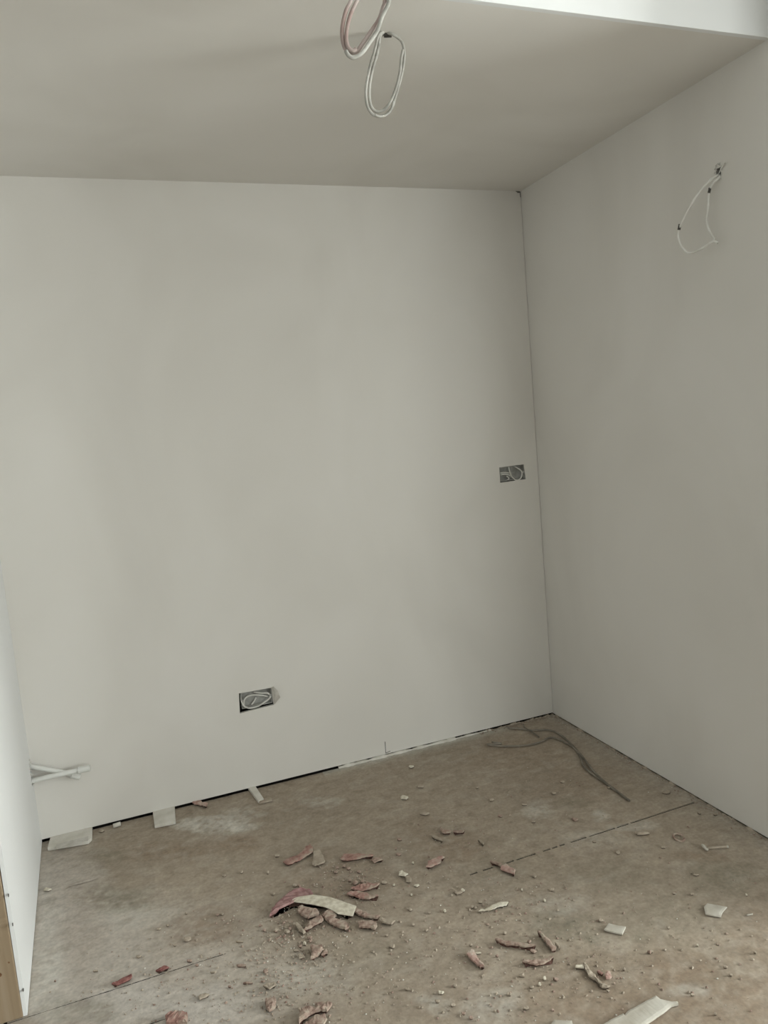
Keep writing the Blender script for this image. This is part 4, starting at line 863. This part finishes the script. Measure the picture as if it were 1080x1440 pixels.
KIND = {'d': ('dusty', 'tan', 'tiny tan plaster chips'), 'p': ('pinkdust', 'pinkish', 'tiny pinkish plaster chips'), 'w': ('cream', 'whitish', 'tiny whitish plaster chips')}
PLACES = [((-1.41, -0.88), 'by the cream strip'), ((-1.26, -0.82), 'by the twin curved flakes'), ((-1.01, -0.84), 'by the leaf shaped shard'), ((-0.89, -0.66), 'by the hooked sliver'),
          ((-0.82, -0.98), 'by the salmon pink shard'), ((-0.96, -1.12), 'by the split sliver'), ((-1.09, -1.29), 'by the bone shaped shard'), ((-0.95, -1.29), 'by the wavy sliver'),
          ((-0.85, -1.48), 'by the bent stick'), ((-1.63, -1.2), 'by the egg shaped lump'), ((-1.47, -1.06), 'by the triangular lump'), ((-0.75, -1.64), 'by the large pale strip'),
          ((-0.41, -1.42), 'by the pointed offcut'), ((-0.66, -1.37), 'by the small rectangular offcut'), ((-0.19, -1.18), 'by the wall anchor'), ((-0.3, -0.5), 'by the grey floor cables'),
          ((-1.9, -0.92), 'by the dark red slivers'), ((-2.15, -0.55), 'by the white left wall'), ((-2, -0.08), 'at the back wall foot'), ((-1.65, -0.6), 'on the bare left floor'), ((-0.95, -0.25), 'near the back wall'), ((-0.25, -0.9), 'by the right end of the joint')]
ORD = ['first', 'second', 'third', 'fourth', 'fifth', 'sixth', 'seventh', 'eighth', 'ninth', 'tenth', 'eleventh', 'twelfth', 'thirteenth', 'fourteenth', 'fifteenth', 'sixteenth']
CNT = ['', 'one', 'two', 'three', 'four', 'five', 'six', 'seven', 'eight', 'nine', 'ten', 'eleven', 'twelve', 'thirteen', 'fourteen', 'fifteen', 'sixteen']
byplace = {}
for i, (x, y, rx, ry, ang, k) in enumerate(CHIPS):
    pl = min(PLACES, key=lambda q: (q[0][0] - x) ** 2 + (q[0][1] - y) ** 2)[1]
    byplace.setdefault((k, pl), []).append(i)
chip_label = {}
for (k, pl), ids in byplace.items():
    ids.sort(key=lambda i: (CHIPS[i][0] * .932 - CHIPS[i][1] * .353))       # from left to right as seen from the front room
    for r_, i in enumerate(ids):
        chip_label[i] = ('tiny %s plaster chip %s' % (KIND[k][1], pl)) if len(ids) == 1 else '%s from left of %s tiny %s plaster chips %s' % (ORD[r_], CNT[len(ids)], KIND[k][1], pl)
rn = random.Random(77)
for i, (x, y, rx, ry, ang, k) in enumerate(CHIPS):
    mt, _, grp = KIND[k]
    nn = 8
    ry = min(ry, max(rx * .9, .006)); rx = max(rx, .003)
    ca, sa = math.cos(ang), math.sin(ang)
    pts = []
    for j in range(nn):
        a = 2 * math.pi * j / nn + rn.uniform(-.25, .25)
        u, v = math.cos(a) * rx * rn.uniform(.65, 1.1), math.sin(a) * ry * rn.uniform(.6, 1.1)
        pts.append((x + ca * u - sa * v, y + sa * u + ca * v))
    h = min(.009, .45 * min(rx, ry) + .0025)
    o = flake_mesh('plaster_chip', pts, h, .0022, 0, M[mt], 200 + i, step=.05, jit=0, under=min(rx, ry) * .4, rim_shade=M['rim_shade_pink'] if k == 'p' else M['rim_shade_tan'])
    tag(o, chip_label[i], 'plaster chip', grp)

# crumbs too many and too small to count
def crumbs(name, label, mat, share, seed, smin, smax):
    rnd = random.Random(seed)
    V, Fc = [], []
    base = [(1, 0, 0), (0, 1, 0), (-1, 0, 0), (0, -1, 0), (0, 0, 1), (.2, .1, -.4)]
    fc = [(0, 1, 4), (1, 2, 4), (2, 3, 4), (3, 0, 4), (1, 0, 5), (2, 1, 5), (3, 2, 5), (0, 3, 5)]
    def put(x, y, s):
        a = rnd.uniform(0, 6.28); n = len(V)
        for b in base:
            u = b[0] * s * rnd.uniform(.5, 1.3); v = b[1] * s * rnd.uniform(.4, 1.0); w = b[2] * s * rnd.uniform(.5, 1.0)
            V.append((x + math.cos(a) * u - math.sin(a) * v, y + math.sin(a) * u + math.cos(a) * v, w + s * .15))
        Fc.extend(tuple(i + n for i in f) for f in fc)
    for (cx_, cy_, r_, num) in PATH['crumbs']:
        for k in range(int(num * share)):
            x, y = rnd.gauss(cx_, r_ * .6), rnd.gauss(cy_, r_ * .5)
            if -2.18 < x < -.02 and -2.05 < y < -.03:
                put(x, y, smin + (smax - smin) * rnd.random() ** 3)
    for k in range(int(220 * share)):
        put(-.004 - abs(rnd.gauss(0, .012)), rnd.uniform(-1.25, -.02), smin + (smax - smin) * rnd.random() ** 3)
    for k in range(int(90 * share)):
        put(rnd.uniform(-.4, -.02), -.004 - abs(rnd.gauss(0, .012)), smin + (smax - smin) * rnd.random() ** 3)
    o = mesh_obj(name, V, Fc, mat)
    return tag(o, label, 'crumbs', kind='stuff')
crumbs('plaster_crumbs', 'fine pinkish plaster crumbs strewn around the debris heap', M['pinkdust'], 1.0, 21, .0012, .0058)
crumbs('dust_crumbs', 'fine tan screed crumbs strewn across the dusty floor', M['dusty'], 1.5, 22, .0012, .0056)
crumbs('white_crumbs', 'fine white plaster specks strewn across the floor', M['white'], .30, 23, .0010, .0036)
